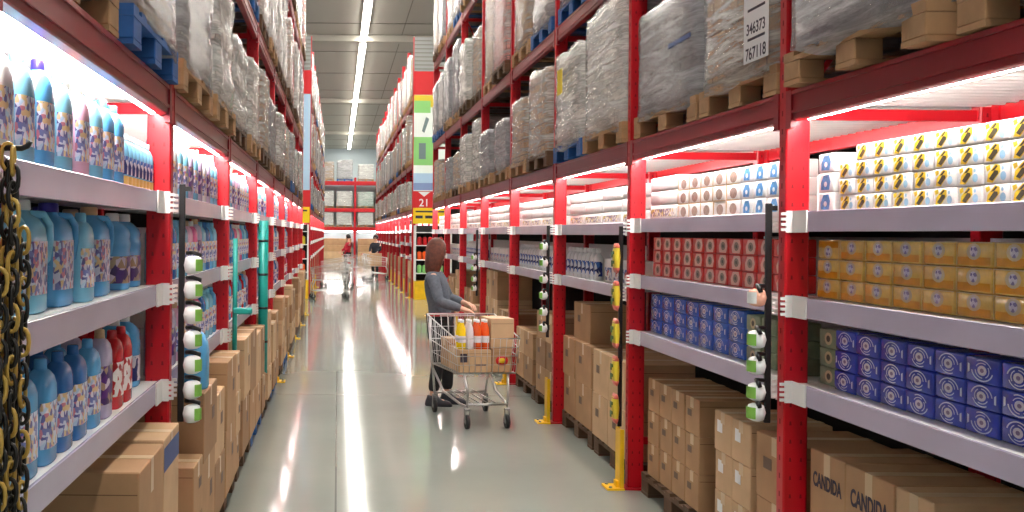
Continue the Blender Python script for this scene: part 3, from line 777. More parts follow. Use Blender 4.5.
# second bottle bay and those beyond
seqs = {1: (['lilac', 'lilac', 'white', 'sky', 'sky', 'lilac', 'sky', 'lilac', 'white', 'lilac', 'sky', 'sky'], ['sky', 'blue', 'navy', 'sky', 'sky', 'pink', 'hot', 'lilac', 'sky', 'navy', 'blue', 'sky'], ['lilac', 'hot', 'lilac', 'pink', 'hot', 'lilac', 'pink', 'hot', 'navy', 'sky', 'sky', 'blue'])}
rb = random.Random(9)
for i in range(1, 6):
    for sh in range(3):
        seq = seqs.get(i, ([rb.choice(['lilac', 'white', 'sky', 'pink']) for _ in range(11)], [rb.choice(['navy', 'white', 'blue', 'hot', 'sky']) for _ in range(11)], [rb.choice(['hot', 'navy', 'lilac', 'red', 'blue']) for _ in range(11)]))[sh]
        n = len(seq) if i < 3 else 6
        for q in range(n):
            step = 2.16 / n if i < 3 else 0.36
            bottle(seq[q], i, sh, bay_y(i)[0] + 0.1 + q * step, -0.785)
# bottles on the second shelf of the soap rack
for q in range(8): bottle('spray', 2, 1, 8.84 - q * 0.135, XR + 0.12, 0, 1)
for i in (3, 5):
    for q in range(14): bottle('spray', i, 1, bay_y(i)[1] - 0.1 - q * 0.15, XR + 0.12, 0, 1)

# ------------------------------------------------------------------ cartons and floor pallets
def carton(x0, x1, y0, y1, z0, z1, label, m='carton', face=1, text=None, stamp=None, group=None, tsize=0.07, patch=None, name='carton'):
    """face=+1: the printed side looks towards -X (soap rack); -1: towards +X (bottle rack)"""
    cx, cy = (x0 + x1) / 2, (y0 + y1) / 2; a, bb, h = (x1 - x0) / 2, (y1 - y0) / 2, z1 - z0
    b = MB().cbox(-a, a, -bb, bb, 0, h, 0.004, m)
    b.poly([(-a + .01, -0.0025, h + .0006), (a - .01, -0.0025, h + .0006), (a - .01, 0.0025, h + .0006), (-a + .01, 0.0025, h + .0006)], 'carton_seam')
    zs = h * 0.82
    b.poly([(-a + .006, -bb - .0006, zs), (a - .006, -bb - .0006, zs), (a - .006, -bb - .0006, zs + .003), (-a + .006, -bb - .0006, zs + .003)], 'carton_seam')
    o = b.build(name, None, (cx, cy, z0))
    tp = MB().box(-a - .0008, a + .0008, -0.026, 0.026, h + .0007, h + .0012, 'tape')
    xs = -a - .0011
    tp.box(-a - .0012, -a - .0004, -0.026, 0.026, h * 0.72, h + .0012, 'tape'); tp.box(a + .0004, a + .0012, -0.026, 0.026, h * 0.72, h + .0012, 'tape')
    tp.build('packing_tape', o)
    fx = -a - .0010 if face > 0 else a + .0010
    F = face_minus_x if face > 0 else face_plus_x
    if text: text_obj(text, tsize, 'ink', 'printed_lettering', o, F(fx, 0, h * 0.62), xs=0.66, bold=0.03)
    if stamp:
        sm = {'ink': 'ink_soft', 'paper': 'paper'}[stamp]; s = MB()
        yy = bb * 0.35; w = min(0.045, bb * 0.3)
        s.box(min(fx, fx + .0006), max(fx, fx + .0006), yy - w, yy + w, h * 0.48, h * (0.66 if stamp == 'ink' else 0.78), sm)
        s.build('printed_mark' if stamp == 'ink' else 'paper_label', o)
    if patch:
        s = MB().box(min(fx, fx + .0006), max(fx, fx + .0006), -bb + .006, bb - .006, h * 0.70, h * 0.92, patch); s.build('printed_band', o)
    tag(o, label, 'carton', group)
    return o
def make_floor_pallet():
    t = empty('wooden_pallet'); pallet_parts(t, 0.95, 1.04, 'pallet_dark'); return t
def make_floor_pallet_blue():
    t = empty('plastic_pallet'); pallet_parts(t, 0.95, 1.04, 'pallet_blue'); return t
FP, FB = Proto(make_floor_pallet), Proto(make_floor_pallet_blue)
PT = 0.131
rc = random.Random(21)
SHADES = ('carton', 'carton_light', 'carton_dark')
# first soap bay: big printed cartons in two layers
put(FP.get(), (XR + 0.56, 3.74, 0)); tag(bpy.context.scene.objects[-1] if False else [o for o in C.objects if o.name.startswith('wooden_pallet')][-1], 'dark wooden pallet under the printed cartons, farther half of first soap rack bay', 'pallet', 'floor pallets')
for lay, (z0, z1) in enumerate(((PT, 0.438), (0.44, 0.748))):
    for c, (y1, y0) in enumerate(((4.25, 3.96), (3.955, 3.61), (3.60, 3.37))):
        carton(XR + 0.08, XR + 0.48, y0, y1, z0, z1, 'brown printed carton, %s from the farther post, %s layer, first soap rack bay' % (ORD[c], ('bottom', 'top')[lay]), ('carton', 'carton', 'carton_light')[c], 1,
               'CANDIDA' if c < 2 else None, 'ink' if c == 2 else None, 'printed brown cartons', 0.078 if c == 0 else 0.088)
put(FP.get(), (XR + 0.56, 2.64, 0)); tag([o for o in C.objects if o.name.startswith('wooden_pallet') and o.parent is None][-1], 'dark wooden pallet under the lower carton, nearer half of first soap rack bay', 'pallet', 'floor pallets')
carton(XR + 0.10, XR + 0.6, 2.75, 3.34, PT, 0.60, 'low wide brown carton beside the printed cartons, first soap rack bay', 'carton_dark', 1)

def stack(bay, cols, x0, x1, z0, layers, h, where, shade=None, stamp='ink', group='stacked brown cartons', side=1, skip=(), rk=None, jit=0.01):
    for l in range(layers):
        for c, (ya, yb) in enumerate(cols):
            if (l, c) in skip: continue
            j = rc.uniform(0, jit)
            xa, xb = (x0 + j, x1 + j) if side > 0 else (x0 - j, x1 - j)
            carton(min(xa, xb), max(xa, xb), ya + .002, yb - .002, z0 + l * (h + .001) + .0005, z0 + l * (h + .001) + h, 'brown carton, column %s, %s layer up, %s, %s %s bay' % (('one', 'two', 'three', 'four', 'five')[c], ORD[l], where, ORD[bay], rk or ('soap rack' if side > 0 else 'bottle rack')),
                   shade or rc.choice(SHADES), side, None, stamp, group)
def fpal(y, bay, half, side=1, blue=False, seg=0):
    o = put((FB if blue else FP).get(), (X(side, 0.54 if side > 0 else 0.42), y, 0))
    tag(o, '%s pallet on the floor under cartons, %s half of %s %s bay' % ('blue' if blue else 'dark wooden', half, ORD[bay], RK[(side, seg)]), 'pallet', 'floor pallets')
# second soap bay
fpal(6.03, 1, 'farther'); fpal(4.95, 1, 'nearer')
stack(1, [(6.26, 6.48), (6.03, 6.25), (5.80, 6.02), (5.57, 5.79)], XR + 0.08, XR + 0.42, PT, 3, 0.198, 'farther pile', 'carton')
stack(1, [(5.08, 5.31), (4.84, 5.07)], XR + 0.07, XR + 0.45, PT, 3, 0.198, 'middle pile', 'carton_light', 'paper')
stack(1, [(4.42, 4.82)], XR + 0.08, XR + 0.5, PT, 2, 0.29, 'nearer pile', 'carton', 'ink')
# third soap bay
fpal(8.34, 2, 'farther'); fpal(7.24, 2, 'nearer')
stack(2, [(8.40, 8.82), (7.86, 8.38)], XR + 0.06, XR + 0.5, PT, 2, 0.315, 'farther pile', 'carton')
carton(XR + 0.10, XR + 0.4, 8.05, 8.6, 0.765, 1.06, 'brown carton standing alone on top of the farther pile, third soap rack bay', 'carton', 1, None, 'ink')
stack(2, [(7.34, 7.78), (6.80, 7.32)], XR + 0.05, XR + 0.48, PT, 2, 0.315, 'nearer pile', 'carton_light')
for i in range(3, 8):
    y0, y1 = bay_y(i)
    fpal(y1 - 0.56, i, 'farther'); fpal(y0 + 0.56, i, 'nearer')
    hh = rc.choice((0.25, 0.3, 0.34))
    stack(i, [(y1 - 0.5, y1 - 0.05), (y1 - 1.0, y1 - 0.52)], XR + 0.06, XR + 0.48, PT, rc.choice((2, 3)), hh, 'farther pile')
    stack(i, [(y0 + 0.55, y0 + 1.0), (y0 + 0.06, y0 + 0.53)], XR + 0.05, XR + 0.48, PT, rc.choice((2, 3)) if i != 3 else 3, rc.choice((0.25, 0.3)), 'nearer pile')
# bottle rack floor: cartons stand out into the aisle a little
carton(-1.05, -0.625, 3.34, 3.80, 0.42, 0.832, 'big plain brown carton in front of the first bottle rack post, topmost, closest to chains'.replace('closest', 'close'), 'carton', -1)
carton(-1.05, -0.625, 3.34, 3.80, 0.003, 0.418, 'big plain brown carton on the floor under the plain topmost carton near chains', 'carton_dark', -1, None, 'ink')
carton(-1.02, -0.625, 3.81, 4.17, 0.44, 0.842, 'brown carton with blue printed band beside the big plain carton', 'carton_light', -1, None, None, None, 0.07, 'ink_blue')
carton(-1.02, -0.625, 3.81, 4.17, 0.003, 0.438, 'brown carton on the floor under the carton with blue band', 'carton', -1, None, 'ink')
carton(-0.98, -0.60, 4.44, 4.73, 0.361, 0.60, 'lower brown carton between blue banded carton and the first tall stack', 'carton', -1, None, 'ink')
carton(-0.98, -0.60, 4.44, 4.73, PT + .001, 0.36, 'brown carton on the pallet under the lower carton behind blue banded one', 'carton_dark', -1, None, 'ink')
LEFT = [  # bay, y0, y1, front x, heights
 (1, 4.74, 5.24, -0.595, (0.55, 0.87)), (1, 5.28, 5.74, -0.60, (0.42, 0.76)), (1, 5.78, 6.28, -0.60, (0.50, 0.88)), (1, 6.30, 6.58, -0.60, (0.36, 0.62, 0.86)),
 (2, 6.86, 7.34, -0.60, (0.5, 0.895)), (2, 7.4, 7.9, -0.60, (0.45, 0.89)), (2, 7.95, 8.45, -0.60, (0.42, 0.82)), (2, 8.5, 8.88, -0.60, (0.42, 0.82)),
 (3, 9.2, 9.7, -0.60, (0.4, 0.64, 0.89)), (3, 9.8, 10.3, -0.59, (0.38, 0.74)), (3, 10.4, 10.9, -0.60, (0.4, 0.8)),
 (4, 11.55, 12.1, -0.60, (0.36, 0.63, 0.88)), (4, 12.2, 12.7, -0.60, (0.36, 0.7)), (4, 12.9, 13.4, -0.60, (0.4, 0.8)),
 (5, 13.9, 14.4, -0.60, (0.4, 0.64, 0.89)), (5, 14.5, 15.1, -0.60, (0.4, 0.8)), (6, 16.3, 16.9, -0.60, (0.4, 0.65, 0.89)), (6, 17.0, 17.6, -0.60, (0.4, 0.8)), (7, 18.6, 19.2, -0.60, (0.4, 0.64, 0.9)), (7, 19.3, 19.9, -0.6, (0.4, 0.9))]
base_of = {}
for i in range(1, 8):
    y0, y1 = bay_y(i)
    for half, yc in (('nearer', y0 + 0.56), ('farther', y1 - 0.56)):
        fpal(yc, i, half, -1, blue=(i in (3, 4) and half == 'farther' or i == 2 and half == 'farther'))
cnt = {}
for (i, y0, y1, xf, zs) in LEFT:
    cnt[i] = cnt.get(i, 0) + 1; z = PT
    for l, zt in enumerate(zs):
        j = rc.uniform(0, 0.012)
        carton(xf - 0.42 - j, xf - j, y0, y1, z + .001, zt, 'brown carton, %s stack from its nearer post, %s layer, %s bottle rack bay' % (ORD[cnt[i] - 1], ORD[l], ORD[i]), rc.choice(SHADES), -1, None, 'ink' if rc.random() < 0.6 else None, 'cartons along the bottle rack')
        z = zt
# blue drum on the first tall stack
dr = MB().loft([(0, .056, .086), (.01, .060, .092), (.17, .060, .092), (.21, .056, .086), (.245, .042, .064), (.262, .024, .036), (.268, .006, .01)], 'plastic_blue', 28, 2.3)
tag(dr.build('plastic_drum', None, (-0.660, 4.92, 0.871)), 'smooth blue dome-topped plastic drum standing on the first tall carton stack', 'drum')
# ------------------------------------------------------------------ hanging strips, chains, tubes
def strip_hook(x, y, z0, z1, label):
    b = MB().cbox(-0.014, 0.012, -0.008, 0.008, z0 - z1, 0, 0.003, 'black_plastic'); b.box(0.008, 0.034, -0.006, 0.006, -0.03, -0.01, 'black_plastic')
    return tag(b.build('hanging_strip', None, (x, y, z1)), label, 'clip strip')
def make_sponge(a, b2):
    o = MB().loft([(-0.03, .012, .02), (-0.024, .024, .032), (0, .03, .036), (0.024, .024, .032), (0.03, .012, .02)], a, 16).build('scouring_sponge')
    MB().wrap(-0.02, 0.02, .0305, .0365, PI * 0.85, PI * 1.35, b2, 2.0, 8, 0.0).build('green_side', o)
    MB().tube([(0, -0.03, 0.02), (-0.004, -0.03, 0.034), (0.0, 0.0, 0.042), (0.03, 0.0, 0.04)], 0.008, 'black_plastic', 6).build('hanger', o)
    return o
SPG = Proto(lambda: make_sponge('sponge_white', 'sponge_green')); SPP = Proto(lambda: make_sponge('peach', 'sponge_white'))
strip_hook(XR - 0.035, 4.40, 0.82, 1.74, 'black hanging clip strip of sponges in front of the second soap rack upright')
for k, z in enumerate((1.345, 1.17, 1.06, 0.95, 0.865)):
    o = put((SPP if k == 0 else SPG).get(), (XR - 0.082, 4.40, z)); o.scale = (1.25, 1.25, 1.2)
    tag(o, '%s sponge, %s from the top at the second soap rack upright' % ('peach and white' if k == 0 else 'white and green', ORD[k]), 'sponge', 'hanging sponges')
strip_hook(XL + 0.035, 4.42, 0.80, 1.80, 'black hanging clip strip of sponges in front of the second bottle rack upright')
for k, z in enumerate((1.46, 1.355, 1.25, 1.145, 1.04, 0.935, 0.835)):
    o = put(SPG.get(), (XL + 0.082, 4.42, z), (0, 0, PI * 0.8)); o.scale = (1.2, 1.2, 1.25)
    tag(o, 'white and green sponge, %s from the top at the second bottle rack upright' % ORD[k], 'sponge', 'hanging sponges')
def make_packet():
    o = MB().loft([(-0.085, .004, .045), (-0.07, .016, .044), (0, .022, .045), (0.07, .016, .044), (0.085, .004, .045)], 'packet_yellow', 14, 3).build('hanging_packet')
    b = MB()
    for s in (-1, 1):
        for za in (-0.04, 0.02): b.box(-0.026, -0.0225, -0.03 if s < 0 else 0.0, 0.0 if s < 0 else 0.03, za - (0.02 if s > 0 else 0), za + 0.02, 'packet_green')
    b.build('printed_picture', o)
    MB().loft([(0.06, .018, .046), (0.075, .014, .046), (0.09, .004, .046)], 'packet_pink', 14, 3).build('header', o)
    MB().loft([(-0.098, .004, .046), (-0.08, .014, .046), (-0.066, .018, .046)], 'packet_pink', 14, 3).build('footer', o)
    return o
PKT = Proto(make_packet)
strip_hook(XR - 0.03, 6.71, 0.38, 1.66, 'black hanging clip strip of yellow packets at the third soap rack upright')
for k, z in enumerate((1.46, 1.22, 0.98, 0.74, 0.50)):
    o = put(PKT.get(), (XR - 0.06, 6.71, z)); tag(o, 'yellow packet with pink ends, %s from the top at the third soap rack upright' % ORD[k], 'packet', 'hanging packets')
strip_hook(XR - 0.035, 9.01, 0.72, 1.68, 'black hanging clip strip of sponges at the fourth soap rack upright')
for k, z in enumerate((1.5, 1.36, 1.22, 1.08, 0.94, 0.80)):
    o = put(SPG.get(), (XR - 0.072, 9.01, z)); tag(o, 'white sponge, %s from the top on the strip at the fourth soap rack upright' % ORD[k], 'sponge', 'hanging sponges')
strip_hook(XR - 0.035, 13.61, 0.80, 1.66, 'black hanging clip strip of sponges at the sixth soap rack upright')
for k, z in enumerate((1.3, 1.16, 1.02, 0.9)):
    o = put(SPG.get(), (XR - 0.072, 13.61, z)); tag(o, 'white sponge, %s from the top on the strip at the sixth soap rack upright' % ORD[k], 'sponge', 'hanging sponges')
# plastic chains on the first bottle rack post
def chain(x, y, ztop, zbot, ph, label):
    b = MB(); L_, r, wd = 0.046, 0.0045, 0.0125; z = ztop; k = 0
    while z > zbot:
        pts = []
        a = ph + (k % 2) * PI / 2 + random.uniform(-0.35, 0.35)
        for q in range(12):
            t = 2 * PI * q / 12; u = math.cos(t) * wd; w = math.sin(t) * (L_ / 2) + math.copysign(0.004, math.sin(t)) * (abs(math.sin(t)) > 0.1)
            pts.append((math.cos(a) * u, math.sin(a) * u, z - ztop + w))
        b.tube(pts, r, 'chain_gold' if (k // 1) % 3 == 0 else 'chain_black', 6, True)
        z -= 0.034; k += 1
    return tag(b.build('hanging_chain', None, (x, y, ztop)), label, 'chain', 'hanging plastic chains')
hk = MB().tube([(-0.035, 0, 0), (0.03, 0, 0.0), (0.04, 0, 0.004), (0.046, 0, 0.014)], 0.006, 'black_plastic', 8)
tag(hk.build('chain_hook', None, (XL + 0.036, 2.07, 1.762)), 'black hook on the first bottle rack post holding gold and black chains', 'hook')
for k, (dx, dy, zt, zb, s_) in enumerate(((0.004, -0.03, 1.735, 0.86, 'thinnest, beside the post'), (0.026, 0.0, 1.745, 0.80, 'hooked second'), (0.044, -0.025, 1.735, 0.84, 'hooked third'),
        (0.016, -0.06, 1.55, 0.82, 'short one nearer the camera'), (0.05, 0.03, 1.58, 0.78, 'short outermost one'), (0.036, -0.07, 1.50, 0.80, 'shortest of the bundle'), (0.010, 0.035, 1.56, 0.8, 'tucked behind the others'), (0.03, 0.04, 1.6, 0.82, 'back one of the bundle'))):
    chain(XL + 0.012 + dx, 2.07 + dy, zt, zb, k * 0.7, 'gold and black plastic chain on the first bottle rack post, ' + s_)
# teal rolls
def teal(x, y, z0, z1, r, label):
    o = MB().loft([(0, r, r), (z1 - z0, r, r)], 'teal', 18).build('hanging_roll', None, (x, y, z0)); tag(o, label, 'tube')
    for f in (0.2, 0.42, 0.64, 0.86): MB().loft([((z1 - z0) * f, r + .002, r + .002), ((z1 - z0) * f + 0.02, r + .002, r + .002)], 'black_plastic', 18).build('strap', o)
teal(XL + 0.055, 8.96, 0.40, 1.70, 0.042, 'tall teal roll with black straps against the fourth bottle rack upright')
tb = MB().tube([(0, 0, 0), (0, 0, 0.84)], 0.016, 'teal', 10).build('broom', None, (XL + 0.04, 6.66, 0.72)); tag(tb, 'slim teal broom handle hanging by the third bottle rack upright', 'broom')
MB().cbox(-0.01, 0.11, -0.03, 0.03, 0.36, 0.40, 0.008, 'teal').build('broom_head', tb)
g = MB().loft([(0, .055, .055), (.01, .06, .06), (.2, .06, .06), (.24, .04, .04), (.26, .025, .025)], 'plastic_green', 18).build('cleaner_jug', None, (-0.60, 6.50, 0)); 
MB().loft([(.26, .03, .03), (.30, .028, .028)], 'black_plastic', 14).build('cap', g); MB().wrap(.13, .2, .06, .06, -PI, PI, 'packet_yellow').build('label', g)
tag(g, 'green jug with yellow label and black cap beside white bags, lowest level of bottle rack', 'jug')
g.location = (XL - 0.03, 6.50, 2.2 + 0.132)
# ------------------------------------------------------------------ end of aisle signs (crossing)
def end_panel(side, look):
    xa, xb = sorted((X(side, 0.02), X(side, 0.94))); y = 26.08; xc = (xa + xb) / 2; w = (xb - xa) / 2
    t = empty('aisle_end_sign', (xc, y, 0))
    mp = MB().box(-w, w, -0.01, 0.01, 5.64, 6.5, 'galvanised')
    for k in range(9): mp.box(-w, w, -0.016, -0.011, 5.68 + k * 0.1, 5.70 + k * 0.1, 'ceiling_seam')
    mp.build('mesh_panel', t)
    MB().box(-w, w, -0.02, 0.0, 5.05, 5.63, 'sign_red').build('header', t)
    if look == 'green':
        p = MB().box(-w, w, -0.02, 0.0, 2.66, 5.045, 'poster_white').build('poster', t)
        q = MB(); Y = -0.0212
        rect = lambda x0, x1, z0, z1, m, k=0: q.poly([(x0, Y - k, z0), (x1, Y - k, z0), (x1, Y - k, z1), (x0, Y - k, z1)], m)
        rect(-w, w, 4.74, 5.04, 'packet_yellow'); rect(-w, -0.05, 4.6, 4.9, 'poster_green', .001); rect(-w, 0.05, 3.3, 4.0, 'poster_green')
        rect(-w + 0.13, -w + 0.30, 3.45, 3.85, 'poster_grey', .001); rect(-w, w, 2.68, 2.86, 'poster_lilac'); rect(-w, w, 2.86, 3.1, 'poster_sky')
        q.poly([(-w + 0.2, Y, 4.15), (-w + 0.26, Y, 4.1), (-w + 0.38, Y, 4.45), (-w + 0.30, Y, 4.5)], 'poster_grey')
        q.build('poster_picture', p)
    else:
        p = MB().box(-w, w, -0.02, 0.0, 2.66, 5.045, 'poster_sky').build('poster', t)
    n = MB().box(-w, w, -0.02, 0.0, 2.245, 2.655, 'sign_red').build('number_board', t)
    if side > 0: text_obj('21', 0.26, 'paper', 'number', n, face_minus_y(-w + 0.27, -0.021, 2.36))
    q = MB().add([(-w + 0.12, -0.0212, 2.64), (-w + 0.27, -0.0212, 2.52), (-w + 0.42, -0.0212, 2.64)], [(0, 1, 2)], 'paper'); q.build('arrow', n)
    yl = MB().box(-w, w, -0.02, 0.0, 1.85, 2.24, 'sign_yellow').build('yellow_board', t)
    for xa, xb, za, zb in ((-w + 0.06, -w + 0.24, 1.98, 2.05), (-w + 0.30, -w + 0.62, 1.98, 2.05), (-w + 0.06, w - 0.06, 2.13, 2.17)): MB().box(xa, xb, -0.0215, -0.0201, za, zb, 'ink').build('printed_line', yl)
    return t
tag(end_panel(1, 'green'), 'green and white poster under red header, number 21 board, farther soap rack end', 'sign')
tag(end_panel(-1, 'sky'), 'pale blue poster under red header on the end of the farther bottle rack', 'sign')
# end-cap shelf below the signs
def endcap(side, label):
    t = empty('end_display', (X(side, 0.48), 25.75, 0))
    b = MB()
    for sx in (-0.45, 0.42):
        MB().box(sx, sx + 0.03, -0.25, 0.25, 0.45, 1.8, 'bracket_white').build('side_panel', t)
    MB().box(-0.42, 0.42, 0.24, 0.25, 0.45, 1.8, 'backing_dark').build('back_panel', t)
    for z in (0.62, 0.95, 1.3, 1.62): MB().box(-0.419, 0.419, -0.24, 0.235, z, z + 0.02, 'bracket_white').build('shelf', t)
    MB().box(-0.45, 0.45, -0.26, 0.25, 0, 0.449, 'yellow_paint').build('base', t)
    tag(t, label, 'display')
    return t
endcap(1, 'white end display with yellow base below the number 21 board'); endcap(-1, 'white end display with yellow base below the pale blue poster')
def canister(m, c):
    o = MB().loft([(0, .05, .05), (.005, .054, .054), (.17, .054, .054), (.19, .04, .04), (.2, .02, .02)], m, 14).build('canister'); MB().loft([(.2, .024, .024), (.23, .022, .022)], c, 10).build('cap', o); return o
CANS = [Proto(lambda m=m: canister(m, 'black_plastic')) for m in ('poster_green', 'sign_red', 'juice_orange', 'packet_yellow')]
CN = ('green', 'red', 'orange', 'yellow'); ZN = ('lowest', 'second', 'third', 'top')
for side, rr in ((1, (0, 1, 2, 3)), (-1, (2, 3, 1, 0))):
    for sidx, z in enumerate((0.641, 0.971, 1.321)):
        for q in range(6):
            k = rr[(3 - sidx) % 4] if sidx else rr[0]
            o = put(CANS[k].get(), (X(side, 0.48) - 0.33 + q * 0.13, 25.62, z))
            tag(o, '%s canister, %s in the %s row of the end display on %s side' % (CN[k], ORD[q], ZN[sidx], 'soap' if side > 0 else 'bottle'), 'canister', 'canisters on end displays')

# ------------------------------------------------------------------ farther racks: floor cartons
for side in (1, -1):
    for i in range(6):
        y = 26.2 + BAY * i + 0.6
        for l in range(2):
            xa, xb = sorted((X(side, 0.02), X(side, 0.6)))
            carton(xa, xb, y, y + 1.1, 0.004 + l * 0.45, 0.44 + l * 0.45, 'big brown carton, %s layer, %s %s bay' % (('bottom', 'top')[l], ORD[i], RK[(side, 1)]), rc.choice(SHADES), side, group='cartons of the farther racks')
# ------------------------------------------------------------------ cross rack at the far end
def make_far_up():
    t = empty('rack_upright')
    MB().cbox(-0.06, 0.06, 0, 0.1, 0.012, 5.1, 0.006, 'red_paint').build('post', t)
    MB().cbox(-0.06, 0.06, 0.9, 1.0, 0.012, 5.1, 0.006, 'red_paint').build('post', t)
    for z in (0.3, 1.9, 3.0, 4.4): MB().box(-0.012, 0.012, 0.1, 0.9, z, z + 0.05, 'red_paint').build('brace', t)
    return t
FU = Proto(make_far_up)
XS = (-3.94, -1.44, 1.06, 3.56, 6.06)
for k, x in enumerate(XS):
    o = put(FU.get(), (x, 66, 0)); tag(o, 'red upright of the cross rack at the aisle end, %s from the bottle side' % ORD[k], 'rack upright', 'uprights of the cross rack')
def make_far_level():
    t = empty('rack_level')
    for nm, ya in (('front_beam', 0.0), ('rear_beam', 0.93)): MB().cbox(-1.188, 1.188, ya, ya + 0.06, -0.22, 0, 0.006, 'red_paint').build(nm, t)
    for x in (-0.6, 0, 0.6): MB().box(x - 0.03, x + 0.03, 0.06, 0.93, -0.06, -0.005, 'galvanised').build('support_rail', t)
    return t
FLV = Proto(make_far_level)
FZ = (1.98, 3.16, 4.86)
for k in range(4):
    for l, z in enumerate(FZ):
        o = put(FLV.get(), ((XS[k] + XS[k + 1]) / 2, 66, z)); tag(o, 'red beam pair of the cross rack, %s, %s bay from the bottle side' % (LV[l], ORD[k]), 'rack level', 'levels of the cross rack')
        for h, dx in (('first', -0.58), ('second', 0.58)):
            g, p, H, P = KINDS[(0 if (k + l) % 3 else 7) * 4 + (1 if l == 0 else 2)] if not (k == 1 and l == 2) else KINDS[(1 if dx < 0 else 3) * 4 + 3]
            o = put(P.get(), ((XS[k] + XS[k + 1]) / 2 + dx, 66.52, z + 0.001))
            tag(o, '%s wrapped load on %s pallet, cross rack, %s, %s bay, %s slot' % (GN[g], PN[p], LV[l], ORD[k], h), 'pallet load', 'wrapped pallet loads')
    t = empty('tube_light', ((XS[k] + XS[k + 1]) / 2, 66, 0)); MB().box(-1.1, 1.1, 0.08, 0.13, 1.72, 1.759, 'white_paint').build('mounting_channel', t)
    MB().tube([(-1.08, 0.1, 1.7), (1.08, 0.1, 1.7)], 0.02, 'tube_glow', 8).build('tube', t); tag(t, 'tube light low in the cross rack, %s bay from the bottle side' % ORD[k], 'light', 'tube lights of the cross rack')
    for l in range(3):
        carton(XS[k] + 0.2, XS[k + 1] - 0.2, 66.2, 66.9, 0.004 + l * 0.42, 0.416 + l * 0.42, 'wide carton, %s layer, floor of the %s cross rack bay from the bottle side' % (('bottom', 'middle', 'top')[l], ORD[k]), ('carton_light', 'carton', 'carton_dark')[l], 1, group='cartons of the cross rack')
structure(MB().box(-9, 12, 67.2, 67.26, 0, 4.6, 'wall_paint').build('wall_cross'), 'pale backing wall behind the cross rack', 'wall')
# ------------------------------------------------------------------ shopping carts
def make_cart():
    """front towards -y, handle at +y"""
    t = empty('shopping_cart')
    F0, R0, F1, R1 = -0.40, 0.34, -0.42, 0.40           # y of the basket bottom / rim
    def P(u, v, w):                                     # u across -1..1, v 0 front..1 rear, w 0 bottom..1 rim
        hw = (0.245 + 0.035 * v) + w * 0.03
        y = (F0 + (R0 - F0) * v) * (1 - w) + (F1 + (R1 - F1) * v) * w
        zb = 0.45 + 0.0 * v; zt = 0.74 + 0.14 * v
        return (u * hw, y, zb + (zt - zb) * w)
    b = MB(); r = 0.0028
    for k in range(11):
        u = -1 + 2 * k / 10
        b.tube([P(u, 0, 1), P(u, 0, 0), P(u, 1, 0), P(u, 1, 1)], r, 'steel', 5)
    for k in range(1, 13):
        v = k / 13
        b.tube([P(-1, v, 1), P(-1, v, 0), P(1, v, 0), P(1, v, 1)], r, 'steel', 5)
    for w in (0.25, 0.5, 0.75):
        b.tube([P(-1, 0, w), P(1, 0, w), P(1, 1, w), P(-1, 1, w)], r, 'steel', 5, True)
    b.build('wire_basket', t)
    q = MB()
    for w, rr in ((1, 0.007), (0, 0.006), (0.5, 0.005)): q.tube([P(-1, 0, w), P(1, 0, w), P(1, 1, w), P(-1, 1, w)], rr, 'steel', 8, True)
    q.build('basket_rim', t)
    c = MB()
    for s in (-1, 1):
        c.tube([(s * 0.275, 0.44, 0.86), (s * 0.275, 0.41, 0.60), (s * 0.26, 0.38, 0.40), (s * 0.235, 0.40, 0.16)], 0.011, 'steel', 8)
        c.tube([(s * 0.26, 0.38, 0.40), (s * 0.235, 0.10, 0.235), (s * 0.20, -0.30, 0.19), (s * 0.17, -0.42, 0.185), (s * 0.17, -0.44, 0.30), (s * 0.19, -0.38, 0.445)], 0.011, 'steel', 8)
    c.tube([(-0.17, -0.43, 0.20), (0.17, -0.43, 0.20)], 0.010, 'steel', 8); c.tube([(-0.235, 0.40, 0.18), (0.235, 0.40, 0.18)], 0.010, 'steel', 8)
    for x in (-0.1, -0.03, 0.04, 0.11): c.tube([(x, -0.42, 0.19), (x, 0.40, 0.20)], 0.005, 'steel', 6)
    c.build('frame', t)
    h = MB().tube([(-0.285, 0.455, 0.87), (0.285, 0.455, 0.87)], 0.016, 'handle_red', 12); h.build('handle', t)
    st = MB()
    for k in range(7): st.tube([(-0.2 + k * 0.066, 0.33, 0.86), (-0.2 + k * 0.066, 0.27, 0.60)], 0.003, 'steel', 5)
    st.tube([(-0.21, 0.335, 0.87), (0.21, 0.335, 0.87)], 0.005, 'steel', 6); st.tube([(-0.21, 0.27, 0.60), (0.21, 0.27, 0.60)], 0.005, 'steel', 6); st.build('seat_flap', t)
    for s in (-1, 1):
        for y, xx in ((-0.42, 0.17), (0.40, 0.235)):
            w = MB().loft([(-0.014, .052, .052), (-0.012, .058, .058), (0.012, .058, .058), (0.014, .052, .052)], 'rubber', 20)
            w.loft([(-0.016, .02, .02), (0.016, .02, .02)], 'galvanised', 12)
            xf = Matrix.Translation((s * xx, y, 0.058)) @ Matrix.Rotation(PI / 2, 4, 'Y'); w.v = [tuple(xf @ Vector(p)) for p in w.v]
            wh = w.build('wheel', t)
            f = MB()
            for d in (-0.019, 0.019): f.box(s * xx + d - 0.002, s * xx + d + 0.002, y - 0.014, y + 0.014, 0.05, 0.15, 'galvanised')
            f.box(s * xx - 0.021, s * xx + 0.021, y - 0.02, y + 0.02, 0.15, 0.165, 'galvanised'); f.build('fork', wh)
    return t
CT = Proto(make_cart)
cart = put(CT.get(), (1.175, 9.06, 0), (0, 0, math.radians(9))); tag(cart, 'steel shopping cart loaded with cartons and bottles, pushed by the woman in grey', 'shopping cart')
CM = Matrix.Translation((1.175, 9.06, 0)) @ Matrix.Rotation(math.radians(9), 4, 'Z')
